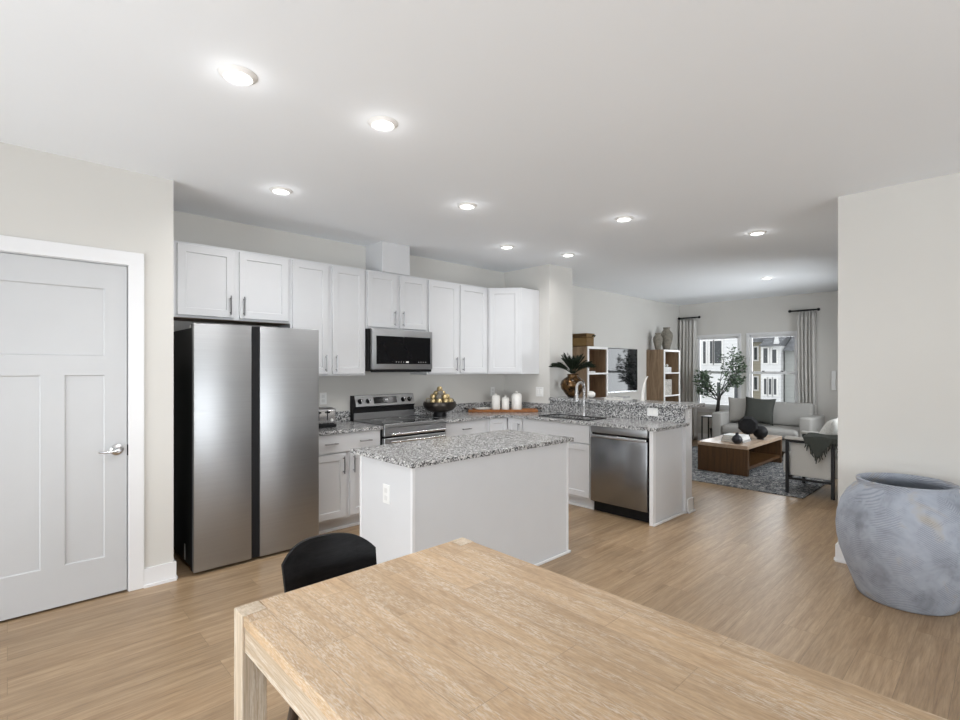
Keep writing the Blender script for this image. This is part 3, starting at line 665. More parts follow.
for x in (RX0 + .065, RX1 - .065): m.tube([(x, RY + .006, .752), (x, RY - .036, .752)], .009, 10)
m.build('handle', 'chrome', d, 50)
boxo('storage_drawer', 'steel', t, RX0 + .004, RX1 - .004, RY + .006, RY + .05, .03, .183, bev=.003, seg=1)
# backguard: side profile in (y, z), extruded along x
def xprism(mb, prof, x0, x1, bev=0):
    mt = Matrix(((0, 0, 1, 0), (1, 0, 0, 0), (0, 1, 0, 0), (0, 0, 0, 1)))
    mb.prism(prof, x0, x1, bev, mt); return mb
g = xprism(MB(), [(YN - .074, .90), (YN - .006, .90), (YN - .006, 1.165), (YN - .055, 1.165), (YN - .09, 1.045), (YN - .074, 1.035)], RX0, RX1).build('backguard', 'black', t)
xprism(MB(), [(YN - .0765, .918), (YN - .0745, .918), (YN - .0745, .985), (YN - .0765, .985)], RX0 + .005, RX1 - .003).build('lower_band', 'steel', g)
sl = Vector((0, YN - .055 - (YN - .09), 1.165 - 1.045)).normalized(); nrm = Vector((0, -sl.z, sl.y))
def on_panel(x, u, d=0.0): return Vector((x, YN - .09, 1.045)) + sl * u + nrm * d
def slant_box(mb, x0, x1, u0, u1, d0, d1):
    vs = [[[mb.bm.verts.new(on_panel(x, u, d)) for d in (d0, d1)] for u in (u0, u1)] for x in (x0, x1)]
    for f in (((0, 0, 0), (0, 0, 1), (0, 1, 1), (0, 1, 0)), ((1, 0, 0), (1, 1, 0), (1, 1, 1), (1, 0, 1)), ((0, 0, 0), (1, 0, 0), (1, 0, 1), (0, 0, 1)), ((0, 1, 0), (0, 1, 1), (1, 1, 1), (1, 1, 0)), ((0, 0, 1), (1, 0, 1), (1, 1, 1), (0, 1, 1)), ((0, 0, 0), (0, 1, 0), (1, 1, 0), (1, 0, 0))):
        mb.bm.faces.new([vs[a][b][c] for a, b, c in f])
    return mb
cp = slant_box(MB(), RX0 + .02, RX1 - .002, .006, .122, .0005, .006).build('control_panel', 'steel', g)
disp = slant_box(MB(), RX0 + .235, RX1 - .235, .03, .1, .0065, .009).build('display', 'ovenglass', t)
slant_box(MB(), RX0 + .375, RX0 + .41, .06, .075, .0093, .010).build('digits', 'plastic', disp)
for kx in (RX0 + .075, RX0 + .165, RX1 - .155, RX1 - .07):
    q = Matrix.Translation(on_panel(kx, .06, .0062)) @ nrm.to_track_quat('Z', 'Y').to_matrix().to_4x4()
    k = MB().lathe([(0, 0), (.026, 0), (.026, .008), (.021, .012), (.019, .03), (0, .031)], (0, 0, 0), 20, q).build('knob', 'ovenglass', t, 40)
    MB().box(-.004, .004, -.019, .019, .0312, .035, 0, 1, q @ Matrix.Rotation(R(15), 4, 'Z')).build('grip', 'chrome', k)

# ------------------------------------------------------------ things on the worktops
tx, ty = 2.075, 4.40
t = thing('toaster', 'four slice chrome toaster on the worktop next to the fridge', 'toaster', (tx, ty, CZ))
boxo('base', 'black', t, tx - .15, tx + .15, ty - .105, ty + .105, CZ + .0005, CZ + .03, bev=.006, seg=2)
MB().box(tx - .15, tx + .15, ty - .11, ty + .11, CZ + .0305, CZ + .175, .026, 4).build('shell', 'chrome', t, 40)
boxo('top_plate', 'pull', t, tx - .13, tx + .13, ty - .07, ty + .07, CZ + .1755, CZ + .181, bev=.002, seg=1)
for x in (tx - .105, tx - .03, tx + .055):
    s = boxo('lever_slot', 'black', t, x - .004, x + .004, ty - .1115, ty - .1095, CZ + .07, CZ + .16)
    MB().box(x - .018, x + .018, ty - .13, ty - .112, CZ + .135, CZ + .15, .004, 2).build('lever', 'black', s)
MB().lathe([(0, 0), (.014, 0), (.012, .015), (0, .016)], (0, 0, 0), 16, Matrix.Translation((tx + .095, ty - .1105, CZ + .07)) @ Matrix.Rotation(R(90), 4, 'X')).build('knob', 'plastic', t, 40)

bx, by = 3.53, 4.40
t = thing('footed_bowl', 'dark footed bowl of gold balls right of the range', 'bowl', (bx, by, CZ))
MB().lathe([(0, .0), (.072, 0), (.076, .006), (.07, .055), (0, .055)], (bx, by, CZ + .0005), 32).build('foot', 'black', t, 40)
MB().lathe([(0, .056), (.085, .057), (.15, .075), (.182, .115), (.186, .15), (.178, .17), (.168, .17), (.174, .145), (.168, .12), (.14, .09), (0, .072)], (bx, by, CZ), 40).build('bowl_body', 'bowl', t, 50)
balls = [(.13 * math.cos(k * .571), .13 * math.sin(k * .571), .178) for k in range(11)]
balls += [(.082 * math.cos(k * .898 + .3), .082 * math.sin(k * .898 + .3), .222) for k in range(7)]
balls += [(.042 * math.cos(k * 2.094), .042 * math.sin(k * 2.094), .262) for k in range(3)]
balls.append((.0, -.0, .312))
for i, (dx, dy, dz) in enumerate(balls):
    o = MB().sphere((bx + dx, by + dy, CZ + dz), .031 + .004 * random.random(), 14, 10).build('decorative_ball', 'gold' if i % 5 else 'vase', None, 60, base=(bx + dx, by + dy, CZ + dz - .032))
    tag(o, 'small aged gold ball piled in the dark footed bowl' if i < len(balls) - 1 else 'topmost ball of the gold pile in the footed bowl', 'decorative ball', 'balls in the footed bowl')

t = thing('serving_tray', 'long red brown wooden tray in the kitchen corner', 'tray', (4.50, 4.355, CZ))
TA = Matrix.Translation((4.50, 4.355, CZ)) @ Matrix.Rotation(R(-43), 4, 'Z')
MB().box(-.43, .43, -.105, .105, .0008, .014, .004, 2, TA).build('tray_base', 'traywood', t)
m = MB()
for a in ((-.43, .43, -.105, -.092), (-.43, .43, .092, .105), (-.43, -.417, -.092, .092), (.417, .43, -.092, .092)): m.box(*a, .0145, .034, .003, 1, TA)
m.build('rim', 'traywood', t)
for s in (-1, 1):
    m = MB(); m.tube([TA @ Vector((s * .422, -.07, .04)), TA @ Vector((s * .47, -.06, .045)), TA @ Vector((s * .48, 0, .046)), TA @ Vector((s * .47, .06, .045)), TA @ Vector((s * .422, .07, .04))], .008, 8); m.build('handle', 'bark', t, 50)
def canister(lx, ly, r, h, label):
    p = TA @ Vector((lx, ly, .0145)); c = (p.x, p.y, p.z)
    t = thing('canister', label, 'canister', c, 'white kitchen canisters')
    MB().lathe([(0, .0003), (r * .95, .0003), (r, .006), (r, h * .76), (r * .93, h * .80), (0, h * .80)], c, 28).build('jar_body', 'ceramic', t, 40)
    MB().lathe([(0, h * .805), (r * .93, h * .805), (r * .93, h * .84), (r * .6, h * .90), (r * .22, h * .915), (r * .2, h * .94), (r * .3, h * .97), (r * .2, h), (0, h)], c, 24).build('lid', 'ceramic', t, 40)
    MB().tube([Vector(c) + Vector((-r * .93, 0, h * .80)), Vector(c) + Vector((-r * 1.2, 0, h * .77)), Vector(c) + Vector((-r * 1.02, 0, h * .66))], .004, 8).build('clasp', 'ceramic', t, 40)
canister(-.085, .02, .054, .215, 'medium white lidded canister at the left on the tray')
canister(.035, .02, .047, .185, 'smallest white lidded canister in the middle on the tray')
canister(.175, .02, .064, .24, 'largest white lidded canister at the right on the tray')
p = TA @ Vector((-.25, -.0, .0145))
o = MB().lathe([(0, .0005), (.05, .0005), (.09, .015), (.105, .032), (.1, .033), (.085, .02), (0, .01)], (p.x, p.y, p.z), 28).build('saucer', 'ceramic', None, 50, base=(p.x, p.y, p.z))
tag(o, 'shallow white dish on the left end of the wooden tray', 'dish')

BZ = 1.0885
ux, uy = 5.06, 3.70
o = MB().lathe([(0, .0005), (.055, .0005), (.09, .04), (.142, .11), (.152, .16), (.138, .205), (.10, .238), (.07, .255), (.064, .275), (.074, .29), (.066, .29), (.05, .278), (.05, .262), (.0, .25)], (ux, uy, BZ), 40).build('urn', 'urn', None, 60, base=(ux, uy, BZ))
tag(o, 'round bronze glazed urn on the granite bar beside the column', 'urn')
t = thing('palm_plant', 'dark green palm fronds standing in the bronze urn', 'plant', (ux, uy, BZ + .26))
m = MB(); ms = MB()
for k in range(32):
    az = k * 2.4 + .3; lean = .30 + .52 * ((k * 7) % 9) / 8; Lf = .235 + .05 * ((k * 3) % 4) / 4
    dr = Vector((math.cos(az), math.sin(az), 0)); pts = []
    for s_ in range(9):
        q = s_ / 8; pts.append(Vector((ux, uy, BZ + .295)) + dr * (.02 + Lf * lean * 1.05 * q ** 1.1) + Vector((0, 0, Lf * (q * (1.0 - .45 * lean) - .42 * lean * q * q))))
    ms.tube(pts, [.004 - .003 * s_ / 8 for s_ in range(9)], 5)
    sd = Vector((-dr.y, dr.x, 0))
    for s_ in range(2, 9):
        for sg in (-1, 1):
            tg = (pts[s_] - pts[s_ - 1]).normalized(); a = pts[s_]; wv = sd * sg
            e = a + (wv * .55 + tg * .8 + Vector((0, 0, .12))) * (.105 * (1 - abs(s_ - 5) / 9)); mid = (a + e) / 2 + Vector((0, 0, .008)); n2 = (tg * .4 + Vector((0, 0, .7))).normalized() * .012
            q4 = [a, mid - n2, e, mid + n2]
            for v4 in q4: v4.y = min(v4.y, 3.915)
            m.quad(q4)
ms.build('stems', 'leafdark', t); m.build('leaves', 'leafdark', t)
o = MB().sphere((5.13, 3.48, BZ + .0425), .05, 24, 14, (1, 1, .84)).build('ornament_stone', 'ceramic', None, 60, base=(5.13, 3.48, BZ)); tag(o, 'rounded cream ornament on the bar behind the faucet', 'ornament')
# horn sculpture
hx, hy = 5.12, 2.785
t = thing('horn_sculpture', 'slim curved white horn sculpture standing on the bar', 'sculpture', (hx, hy, BZ))
m = MB(); pts = []; rs = []
for k in range(14):
    q = k / 13; a = q * 1.25; pts.append((hx + .0, hy + .0 + .20 * (1 - math.cos(a)) * -.45 + .015, BZ + .01 + .262 * math.sin(a) / math.sin(1.25))); rs.append(.013 * (1 - q) ** .6 + .004)
m.tube(pts, rs, 14); m.build('horn', 'ceramic', t, 60)
MB().lathe([(0, .0003), (.022, .0003), (.022, .009), (0, .009)], (hx, hy + .015, BZ), 20).build('foot', 'ceramic', t, 40)
def book(label, x0, x1, y0, y1, z0, h, cover, group, cat='book'):
    t = thing('book', label, cat, ((x0 + x1) / 2, (y0 + y1) / 2, z0), group)
    boxo('pages', 'paper', t, x0 + .004, x1 - .004, y0 + .006, y1 - .004, z0 + .004, z0 + h - .004)
    m = MB(); m.box(x0, x1, y0, y1, z0 + .0005, z0 + .0038); m.box(x0, x1, y0, y1, z0 + h - .0038, z0 + h); m.box(x0, x1, y0, y0 + .004, z0 + .0038, z0 + h - .0038); m.build('cover', cover, t)
book('lower white book lying flat on the granite bar', 5.0, 5.2, 2.97, 3.22, BZ, .022, 'bookw', 'books on the bar')
book('upper grey patterned book lying on the bar', 5.01, 5.18, 2.99, 3.19, BZ + .0225, .018, 'bookg', 'books on the bar')

# ------------------------------------------------------------ dining table, chair, jar
TX0, TX1, TY0, TY1, TZ = .478, 1.362, -.62, 1.548, .76
t = thing('dining_table', 'light limed wood dining table with square corner legs in the foreground', 'table', (.92, .5, 0))
lw = .07
m = MB(); m.prism([(TX0 + .004, TY0 + lw), (TX0 + lw, TY0 + lw), (TX0 + lw, TY0 + .003), (TX1 - lw, TY0 + .003), (TX1 - lw, TY0 + lw), (TX1 - .004, TY0 + lw), (TX1 - .004, TY1 - lw), (TX1 - lw, TY1 - lw), (TX1 - lw, TY1 - .003), (TX0 + lw, TY1 - .003), (TX0 + lw, TY1 - lw), (TX0 + .004, TY1 - lw)], TZ - .032, TZ - .0008, .002, None, 1); m.build('tabletop', 'table', t)
for x in (TX0, TX1 - lw + .001):
    for y in (TY0, TY1 - lw + .001): MB().box(x, x + lw - .001, y, y + lw - .001, .0008, TZ, .003, 2).build('leg', 'tableleg', t)
m = MB(); m.box(TX0 + .008, TX0 + .03, TY0 + lw, TY1 - lw, TZ - .105, TZ - .0325, .002, 1); m.box(TX1 - .03, TX1 - .008, TY0 + lw, TY1 - lw, TZ - .105, TZ - .0325, .002, 1)
m.box(TX0 + lw, TX1 - lw, TY0 + .008, TY0 + .03, TZ - .105, TZ - .0325, .002, 1); m.box(TX0 + lw, TX1 - lw, TY1 - .03, TY1 - .008, TZ - .105, TZ - .0325, .002, 1); m.build('apron', 'apron', t)

chx, chy = .842, 1.62
t = thing('dining_chair', 'black moulded plywood dining chair at the far end of the table', 'chair', (chx, chy - .15, 0))
def backfn(th):
    def f(u, v):
        a = (u - .5) * 2; w = .177 * (1 - .06 * (1 - v)); top = .846 - .06 * abs(a) ** 3.6 - .012 * a
        z = .56 + (top - .56) * v
        return (chx + a * w, chy + .075 - .055 * a * a + .045 * (v - .6) + th, z)
    return f
m = MB(); nu, nv = 24, 10
A = [[m.bm.verts.new(backfn(.0)(i / nu, j / nv)) for j in range(nv + 1)] for i in range(nu + 1)]
B = [[m.bm.verts.new(backfn(.014)(i / nu, j / nv)) for j in range(nv + 1)] for i in range(nu + 1)]
for i in range(nu):
    for j in range(nv):
        m.bm.faces.new((A[i][j], A[i + 1][j], A[i + 1][j + 1], A[i][j + 1])); m.bm.faces.new((B[i][j], B[i][j + 1], B[i + 1][j + 1], B[i + 1][j]))
    m.bm.faces.new((A[i][0], B[i][0], B[i + 1][0], A[i + 1][0])); m.bm.faces.new((A[i][nv], A[i + 1][nv], B[i + 1][nv], B[i][nv]))
for j in range(nv):
    m.bm.faces.new((A[0][j], A[0][j + 1], B[0][j + 1], B[0][j])); m.bm.faces.new((A[nu][j], B[nu][j], B[nu][j + 1], A[nu][j + 1]))
bmesh.ops.recalc_face_normals(m.bm, faces=m.bm.faces); m.build('backrest', 'chairwood', t, 40)
m = MB(); m.box(chx - .215, chx + .215, chy - .40, chy + .02, .44, .456, .007, 3); m.build('seat', 'chairwood', t, 40)
MB().tube([(chx, chy - .05, .438), (chx, chy + .06, .44), (chx, chy + .085, .50), (chx, chy + .084, .62)], [.018, .02, .02, .014], 10).build('back_support', 'chairleg', t, 50)
for sx in (-1, 1):
    MB().tube([(chx + sx * .14, chy - .02, .438), (chx + sx * .165, chy + .03, .2), (chx + sx * .185, chy + .06, .0015)], [.02, .017, .012], 10).build('leg', 'chairleg', t, 50)
    MB().tube([(chx + sx * .14, chy - .34, .438), (chx + sx * .165, chy - .37, .2), (chx + sx * .18, chy - .40, .0015)], [.02, .017, .012], 10).build('leg', 'chairleg', t, 50)

jx, jy = 4.14, .46
PR = [(0, .0008), (.242, .0008), (.252, .012), (.272, .07), (.305, .16), (.338, .26), (.357, .35), (.362, .42), (.355, .50), (.335, .58), (.302, .645), (.268, .685), (.250, .702), (.246, .712), (.252, .728), (.253, .738), (.244, .742), (.230, .738), (.220, .715), (.235, .69), (.285, .64), (.33, .55), (.345, .46), (.33, .35), (.29, .2), (.23, .05), (0, .03)]
o = MB().lathe(PR, (jx, jy, 0), 72).build('earthenware_jar', 'pot', None, 60, base=(jx, jy, 0))
tag(o, 'huge blue grey combed earthenware jar on the floor by the right wall', 'jar')

# ------------------------------------------------------------ living room
o = MB().box(6.42, 9.25, 1.58, 4.0, .0008, .012, .003, 1).build('area_rug', 'rug', None, base=(7.8, 2.8, 0)); tag(o, 'faded blue grey patterned rug under the coffee table', 'rug')
RZ = .0125
cx0, cx1, cy0, cy1, ct = 7.12, 8.58, 2.39, 3.05, .415
t = thing('coffee_table', 'chunky brown wood coffee table with open shelf on the rug', 'coffee table', (7.85, 2.72, RZ))
boxo('tabletop', 'coffeetop_sheen', t, cx0, cx1, cy0, cy1, ct - .05, ct, bev=.003, seg=1)
for a in ((cx0 + .001, cx0 + .06), (cx1 - .06, cx1 - .001)): boxo('end_panel', 'coffee', t, a[0], a[1], cy0 + .001, cy1 - .001, RZ + .0005, ct - .0505, bev=.002, seg=1)
boxo('shelf', 'coffee', t, cx0 + .0605, cx1 - .0605, cy0 + .01, cy1 - .01, .09, .13)
book('bottom grey coffee table book in the stack of three', 7.36, 7.66, 2.53, 2.83, ct, .03, 'bookg', 'coffee table books')
book('middle white coffee table book in the stack of three', 7.37, 7.66, 2.54, 2.82, ct + .0305, .03, 'bookw', 'coffee table books')
book('top pale coffee table book in the stack of three', 7.38, 7.65, 2.55, 2.81, ct + .061, .028, 'bookw', 'coffee table books')
bvx, bvy = 7.27, 2.575
o = MB().lathe([(0, .0005), (.035, .0005), (.062, .03), (.07, .06), (.05, .10), (.022, .12), (.02, .14), (.027, .152), (.02, .152), (.014, .13), (0, .12)], (bvx, bvy, ct), 28).build('bud_vase', 'navy', None, 50, base=(bvx, bvy, ct)); tag(o, 'small blue black bud vase in front of the book stack', 'vase')
svx, svy = 7.82, 2.62
t = thing('faceted_vase', 'large black faceted disc sculpture on a short foot, on coffee table', 'sculpture', (svx, svy, ct))
vd = Vector((svx, svy, 0)).normalized(); qv = Matrix.Translation((svx, svy, ct + .205)) @ Matrix.Rotation(math.atan2(vd.y, vd.x), 4, 'Z') @ Matrix.Rotation(R(22.5), 4, 'X')
m = MB(); m.lathe([(0, -.05), (.105, -.045), (.138, 0), (.105, .045), (0, .05)], (0, 0, 0), 8, qv @ Matrix.Rotation(R(90), 4, 'Y')); m.build('disc', 'matteblack', t)
MB().lathe([(0, .0005), (.045, .0005), (.045, .01), (.022, .03), (.03, .11), (0, .11)], (svx, svy, ct), 12).build('foot', 'matteblack', t)
ox, oy = 7.96, 2.50
t = thing('orb_sculpture', 'black ridged orb resting beside the faceted sculpture', 'sculpture', (ox, oy, ct))
MB().sphere((ox, oy, ct + .105), .098, ico=3).build('orb', 'matteblack', t)
MB().lathe([(0, .0005), (.05, .0005), (.04, .014), (0, .014)], (ox, oy, ct), 16).build('foot', 'matteblack', t)

# sofa (faces the kitchen, -X)
t = thing('sofa', 'pale grey upholstered loveseat below the windows', 'sofa', (9.4, 2.84, 0))
SXF, SXB = 8.93, 9.82
boxo('base', 'sofa', t, SXF + .06, SXB - .02, 2.15, 3.52, .11, .31, bev=.02, seg=3)
for (ya, yb) in ((2.10, 2.27), (3.43, 3.60)): MB().box(SXF + .03, SXB, ya, yb, .10, .675, .032, 4).build('arm', 'sofa', t, 50)
MB().box(SXF, 9.55, 2.272, 3.428, .312, .475, .055, 5).build('seat_cushion', 'sofa', t, 50)
m = MB(); m.prism([(9.52, .476), (9.80, .476), (9.83, .86), (9.64, .86)], 2.24, 3.48, .05, Matrix(((1, 0, 0, 0), (0, 0, 1, 0), (0, 1, 0, 0), (0, 0, 0, 1))), 4); m.build('back', 'sofa', t, 50)
for (x, y) in ((SXF + .1, 2.18), (SXF + .1, 3.52), (SXB - .08, 2.18), (SXB - .08, 3.52)): MB().lathe([(0, 0), (.018, 0), (.025, .086), (0, .086)], (x, y, .0135), 12).build('leg', 'blackmetal', t, 40)
def cushion(name, label, mat, c, w, h, th, rot, grp='sofa cushions'):
    """pillow standing in local XZ plane (w along X, thickness Y)"""
    m = MB()
    for sg in (-1, 1):
        def f(u, v, sg=sg):
            a, b = u * 2 - 1, v * 2 - 1; k = (max(0, (1 - abs(a) ** 2.6)) * max(0, (1 - abs(b) ** 2.6))) ** .5
            pinch = 1 - .11 * (1 - abs(a) ** 2) * abs(b) ** 3; pin2 = 1 - .11 * (1 - abs(b) ** 2) * abs(a) ** 3
            return rot @ Vector((a * w / 2 * pin2, sg * th / 2 * k, b * h / 2 * pinch)) + Vector(c)
        m.grid(f, 14, 14)
    bmesh.ops.remove_doubles(m.bm, verts=m.bm.verts, dist=.0008); bmesh.ops.recalc_face_normals(m.bm, faces=m.bm.faces)
    o = m.build(name, mat, None, 70, base=(c[0], c[1], c[2] - h / 2)); tag(o, label, 'cushion', grp)
RF = lambda yaw, tilt, roll=0: (Matrix.Rotation(R(yaw), 4, 'Z') @ Matrix.Rotation(R(tilt), 4, 'X') @ Matrix.Rotation(R(roll), 4, 'Y')).to_3x3()
cushion('throw_cushion', 'oatmeal linen cushion at the left end of the sofa', 'pillowl', (9.385, 3.27, .715), .43, .46, .14, RF(-90, -15, -3))
cushion('throw_cushion', 'dark charcoal green cushion in the middle of the sofa', 'pillowd', (9.27, 2.93, .725), .47, .46, .16, RF(-83, -17, 3))

# side table
t = thing('side_table', 'slim black metal frame side table left of the sofa', 'side table', (9.35, 3.75, 0))
m = MB()
for x in (9.2, 9.48):
    for y in (3.64, 3.86): boxo('leg', 'blackmetal', t, x - .009, x + .009, y - .009, y + .009, .0135, .555)
boxo('tabletop', 'blackmetal', t, 9.185, 9.495, 3.625, 3.875, .5555, .572, bev=.002, seg=1)
# tree
tX, tY = 9.77, 3.80
t = thing('potted_tree', 'leafy indoor olive tree in front of the left window', 'plant', (tX, tY, 0))
MB().lathe([(0, .0008), (.11, .0008), (.14, .28), (.15, .30), (.135, .30), (.12, .27), (0, .27)], (tX, tY, 0), 28).build('pot', 'matteblack', t, 40)
m = MB(); trunk = [(tX, tY, .26), (tX - .02, tY + .01, .6), (tX - .01, tY - .01, .78), (tX, tY - .015, .92)]; m.tube(trunk, [.042, .038, .03, .026], 10)
tips = []
def branch(p, d, L, r, lvl):
    q = p + d * L * .5 + Vector((0, 0, .03 * L)); e = p + d * L
    m.tube([p, q, e], [r, r * .8, r * .5], 6)
    tips.append((q, d, .6)); tips.append((e, d, 1))
    if lvl > 0:
        for k in range(3):
            nd = (d + Vector((random.uniform(-.9, .9) * .7, random.uniform(-.9, .9), random.uniform(-.35, .6)))).normalized(); branch(q if k == 0 else e, nd, L * random.uniform(.55, .8), r * .55, lvl - 1)
for az, el, L in ((.0, 1.25, .42), (1.57, .9, .30), (-1.57, 1.05, .42), (2.6, .8, .28), (-1.8, 1.3, .52), (1.3, .35, .24), (-1.3, .8, .28), (1.8, .6, .3)):
    d = Vector((math.cos(az) * math.cos(el) * .45, math.sin(az) * math.cos(el), math.sin(el))).normalized(); branch(Vector(trunk[-1]) - Vector((0, 0, .16 * random.random())), d, L, .011, 2)
m.build('trunk', 'bark', t, 60)
m = MB()
for (p, d, s) in tips:
    for k in range(7):
        a = random.uniform(0, 6.28); dr = (Vector((math.cos(a), math.sin(a), random.uniform(-.5, .6))) + d * .4).normalized(); L = random.uniform(.04, .08); b = p + dr * .015 + Vector((random.uniform(-.03, .03), random.uniform(-.04, .04), random.uniform(-.04, .04)))
        b.y = max(min(b.y, 4.15), 3.40); b.x = min(max(b.x, 9.58), 9.94)
        if b.x > 10.02: b.x = 10.02 - .05 * random.random()
        s2 = dr.orthogonal().normalized(); s2.rotate(Matrix.Rotation(random.uniform(0, 6.28), 3, dr)); wv = s2 * L * .24; e = b + dr * L
        if e.x > 10.07: e.x = 10.07
        m.quad([b, b + dr * L * .45 + wv, e, b + dr * L * .45 - wv])
m.build('foliage', 'leaf', t)

# curtains
def curtain(label, rlabel, y0, y1, top, rod0, rod1, ph):
    xr = XE - .085
    def f(u, v):
        y = y0 + (y1 - y0) * u; y = y + .03 * math.sin(v * 3 + ph) * (v) * 1.0
        g = .055 * (.6 + .4 * v) * math.sin(u * 2 * math.pi * 5 + ph + .6 * math.sin(v * 2.2)) + .010 * math.sin(u * 2 * math.pi * 13 + 1.3 + v)
        return (xr + .012 - .004 + g * .9, y, top - (top - .012) * v)
    o = MB().grid(f, 110, 24).build('curtain', 'curtain', None, 80, base=(xr, (y0 + y1) / 2, .01)); tag(o, label, 'curtain', 'curtains')
    sm = o.modifiers.new('thickness', 'SOLIDIFY'); sm.thickness = .004; sm.offset = 0
    t = thing('curtain_rod', rlabel, 'curtain rod', (xr, (rod0 + rod1) / 2, top + .035), 'curtain rods')
    MB().tube([(xr, rod0, top + .035), (xr, rod1, top + .035)], .013, 12).build('rod', 'blackmetal', t, 40)
    for y in (rod0 - .012, rod1 + .012): MB().sphere((xr, y, top + .035), .026, 14, 10).build('finial', 'blackmetal', t, 60)
    for y in (rod0 + .05, rod1 - .05): MB().box(xr + .0, XE - .001, y - .008, y + .008, top + .03, top + .042).build('bracket', 'blackmetal', t)
    for k in range(6):
        y = y0 + (y1 - y0) * (k + .5) / 6; a = [(xr + .021 * math.cos(i * .5236), y, top + .03 + .021 * math.sin(i * .5236)) for i in range(13)]
        MB().tube(a, .003, 6, False).build('ring', 'blackmetal', t, 60)
curtain('taupe curtain gathered at the left of the windows', 'short black curtain rod over the left curtain', 4.315, 4.655, 2.425, 4.27, 4.655, .4)
curtain('taupe curtain gathered at the right of the windows', 'short black curtain rod over the right curtain', 2.29, 2.565, 2.41, 2.255, 2.66, 1.7)
tag(boxo('wall_panel', 'plastic', None, XE - .03, XE - .0005, 2.01, 2.068, 1.08, 1.40, bev=.004, seg=2), 'slim white vertical panel mounted on the far wall right of the curtain', 'wall panel')

# armchair (faces +Y), near side open black frame
t = thing('armchair', 'black metal framed armchair with ivory upholstery, near the right wall', 'armchair', (6.95, 1.5, RZ))
AX0, AX1, AY0, AY1 = 6.56, 7.24, 1.20, 1.775
for i, x in enumerate((AX0, AX1)):
    for y in (AY1, 1.335): boxo('leg', 'blackmetal', t, x - .016, x + .016, y - .016, y + .016, RZ + .0005, .599)
for x in (AX0, AX1):
    boxo('arm_rail', 'blackmetal', t, x - .016, x + .016, AY0 - .02, AY1 + .016, .5995, .629); boxo('side_rail', 'blackmetal', t, x - .014, x + .014, 1.352, AY1 - .017, .172, .196)
boxo('cross_rail', 'blackmetal', t, AX0 + .017, AX1 - .017, AY1 - .012, AY1 + .012, .172, .196)
for x in (AX0, AX1): MB().box(x - .035, x + .035, AY0, AY1 + .02, .630, .664, .008, 3).build('arm_pad', 'chairfab', t, 40)
boxo('side_panel', 'chairfab', t, AX0 + .018, AX0 + .05, 1.352, 1.745, .215, .595, bev=.008, seg=2)
boxo('side_panel', 'chairfab', t, AX1 - .05, AX1 - .018, 1.352, 1.745, .215, .595, bev=.008, seg=2)
MB().box(AX0 + .055, AX1 - .055, 1.30, 1.84, .22, .46, .04, 4).build('seat_cushion', 'chairfab', t, 50)
MB().box(AX0 + .055, AX1 - .055, 1.10, 1.245, .22, .76, .04, 4).build('back_cushion', 'chairfab', t, 50)
cushion('throw_cushion', 'textured ivory cushion standing on the armchair', 'pillowt', (6.975, 1.475, .672), .42, .42, .15, RF(5, 24, 0), 'armchair cushions')
# throw
t = thing('throw_blanket', 'dark grey green fringed throw draped over the armchair arm', 'throw', (AX0, 1.45, .665))
def th(u, v):
    y = 1.23 + .38 * u
    if v < .5:
        q = v / .5
        return (AX0 + .20 * (1 - q) - .048 * q, y, .682 + .004 * math.sin(u * 9 + q * 3) + .012 * (1 - q))
    q = (v - .5) / .5; drop = max(.05, .235 - .50 * abs(u - .62))
    return (AX0 - .048 - .006 * math.sin(u * 22) * q, y + .05 * q * (.62 - u), .680 - drop * q)
o = MB().grid(th, 30, 20).build('cloth', 'throw', t, 80); sm = o.modifiers.new('thickness', 'SOLIDIFY'); sm.thickness = .012; sm.offset = 0
m = MB()
for k in range(15):
    u = .03 + .94 * k / 14; p = Vector(th(u, 1.0)); m.tube([p + Vector((0, 0, .006)), p + Vector((-.004, .006 * math.sin(k * 3), -.03)), p + Vector((0, .012 * math.sin(k * 5), -.062))], [.008, .007, .004], 6)
m.build('fringe', 'throw', t, 60)

# bookcases
def bookcase(label, x0, x1, zt, shelves):
    y0, y1 = 4.35, YN - .002
    t = thing('bookcase', label, 'bookcase', ((x0 + x1) / 2, 4.5, 0), 'wooden bookcases')
    for a in ((x0, x0 + .03), (x1 - .03, x1)): boxo('side_panel', 'case', t, a[0], a[1], y0 + .012, y1, .001, zt)
    boxo('top_panel', 'case', t, x0 + .0305, x1 - .0305, y0 + .012, y1, zt - .03, zt)
    boxo('back_panel', 'caseback', t, x0 + .0305, x1 - .0305, y1 - .012, y1 - .001, .002, zt - .0305)
    for z in shelves: boxo('shelf', 'caseback', t, x0 + .0305, x1 - .0305, y0 + .012, y1 - .0125, z - .015, z)
    m = MB()
    for a in ((x0 - .003, x0 + .032), (x1 - .032, x1 + .003)): m.box(a[0], a[1], y0 - .006, y0 + .0115, .001, zt + .002, .001, 1)
    m.box(x0, x1, y0 - .0062, y0 + .0115, zt - .036, zt + .002, .001, 1)
    for z in shelves: m.box(x0, x1, y0 - .0058, y0 + .0115, z - .024, z + .002, .001, 1)
    m.build('front_frame', 'white', t); return t
bookcase('wooden bookcase with white front edges beside the column, left of the TV', 6.32, 6.86, 1.775, (1.375, .99, .6, .2))
bookcase('wooden bookcase with white front edges near the left curtain', 8.73, 9.36, 1.785, (1.365, .945, .55, .18))
bk = thing('basket', 'lidded wicker basket on top of the left bookcase', 'basket', (6.43, 4.52, 1.778))
boxo('basket_body', 'basket', bk, 6.33, 6.535, 4.38, 4.66, 1.7785, 1.915, bev=.012, seg=2)
boxo('lid', 'basket', bk, 6.325, 6.545, 4.37, 4.67, 1.9155, 1.975, bev=.012, seg=2)
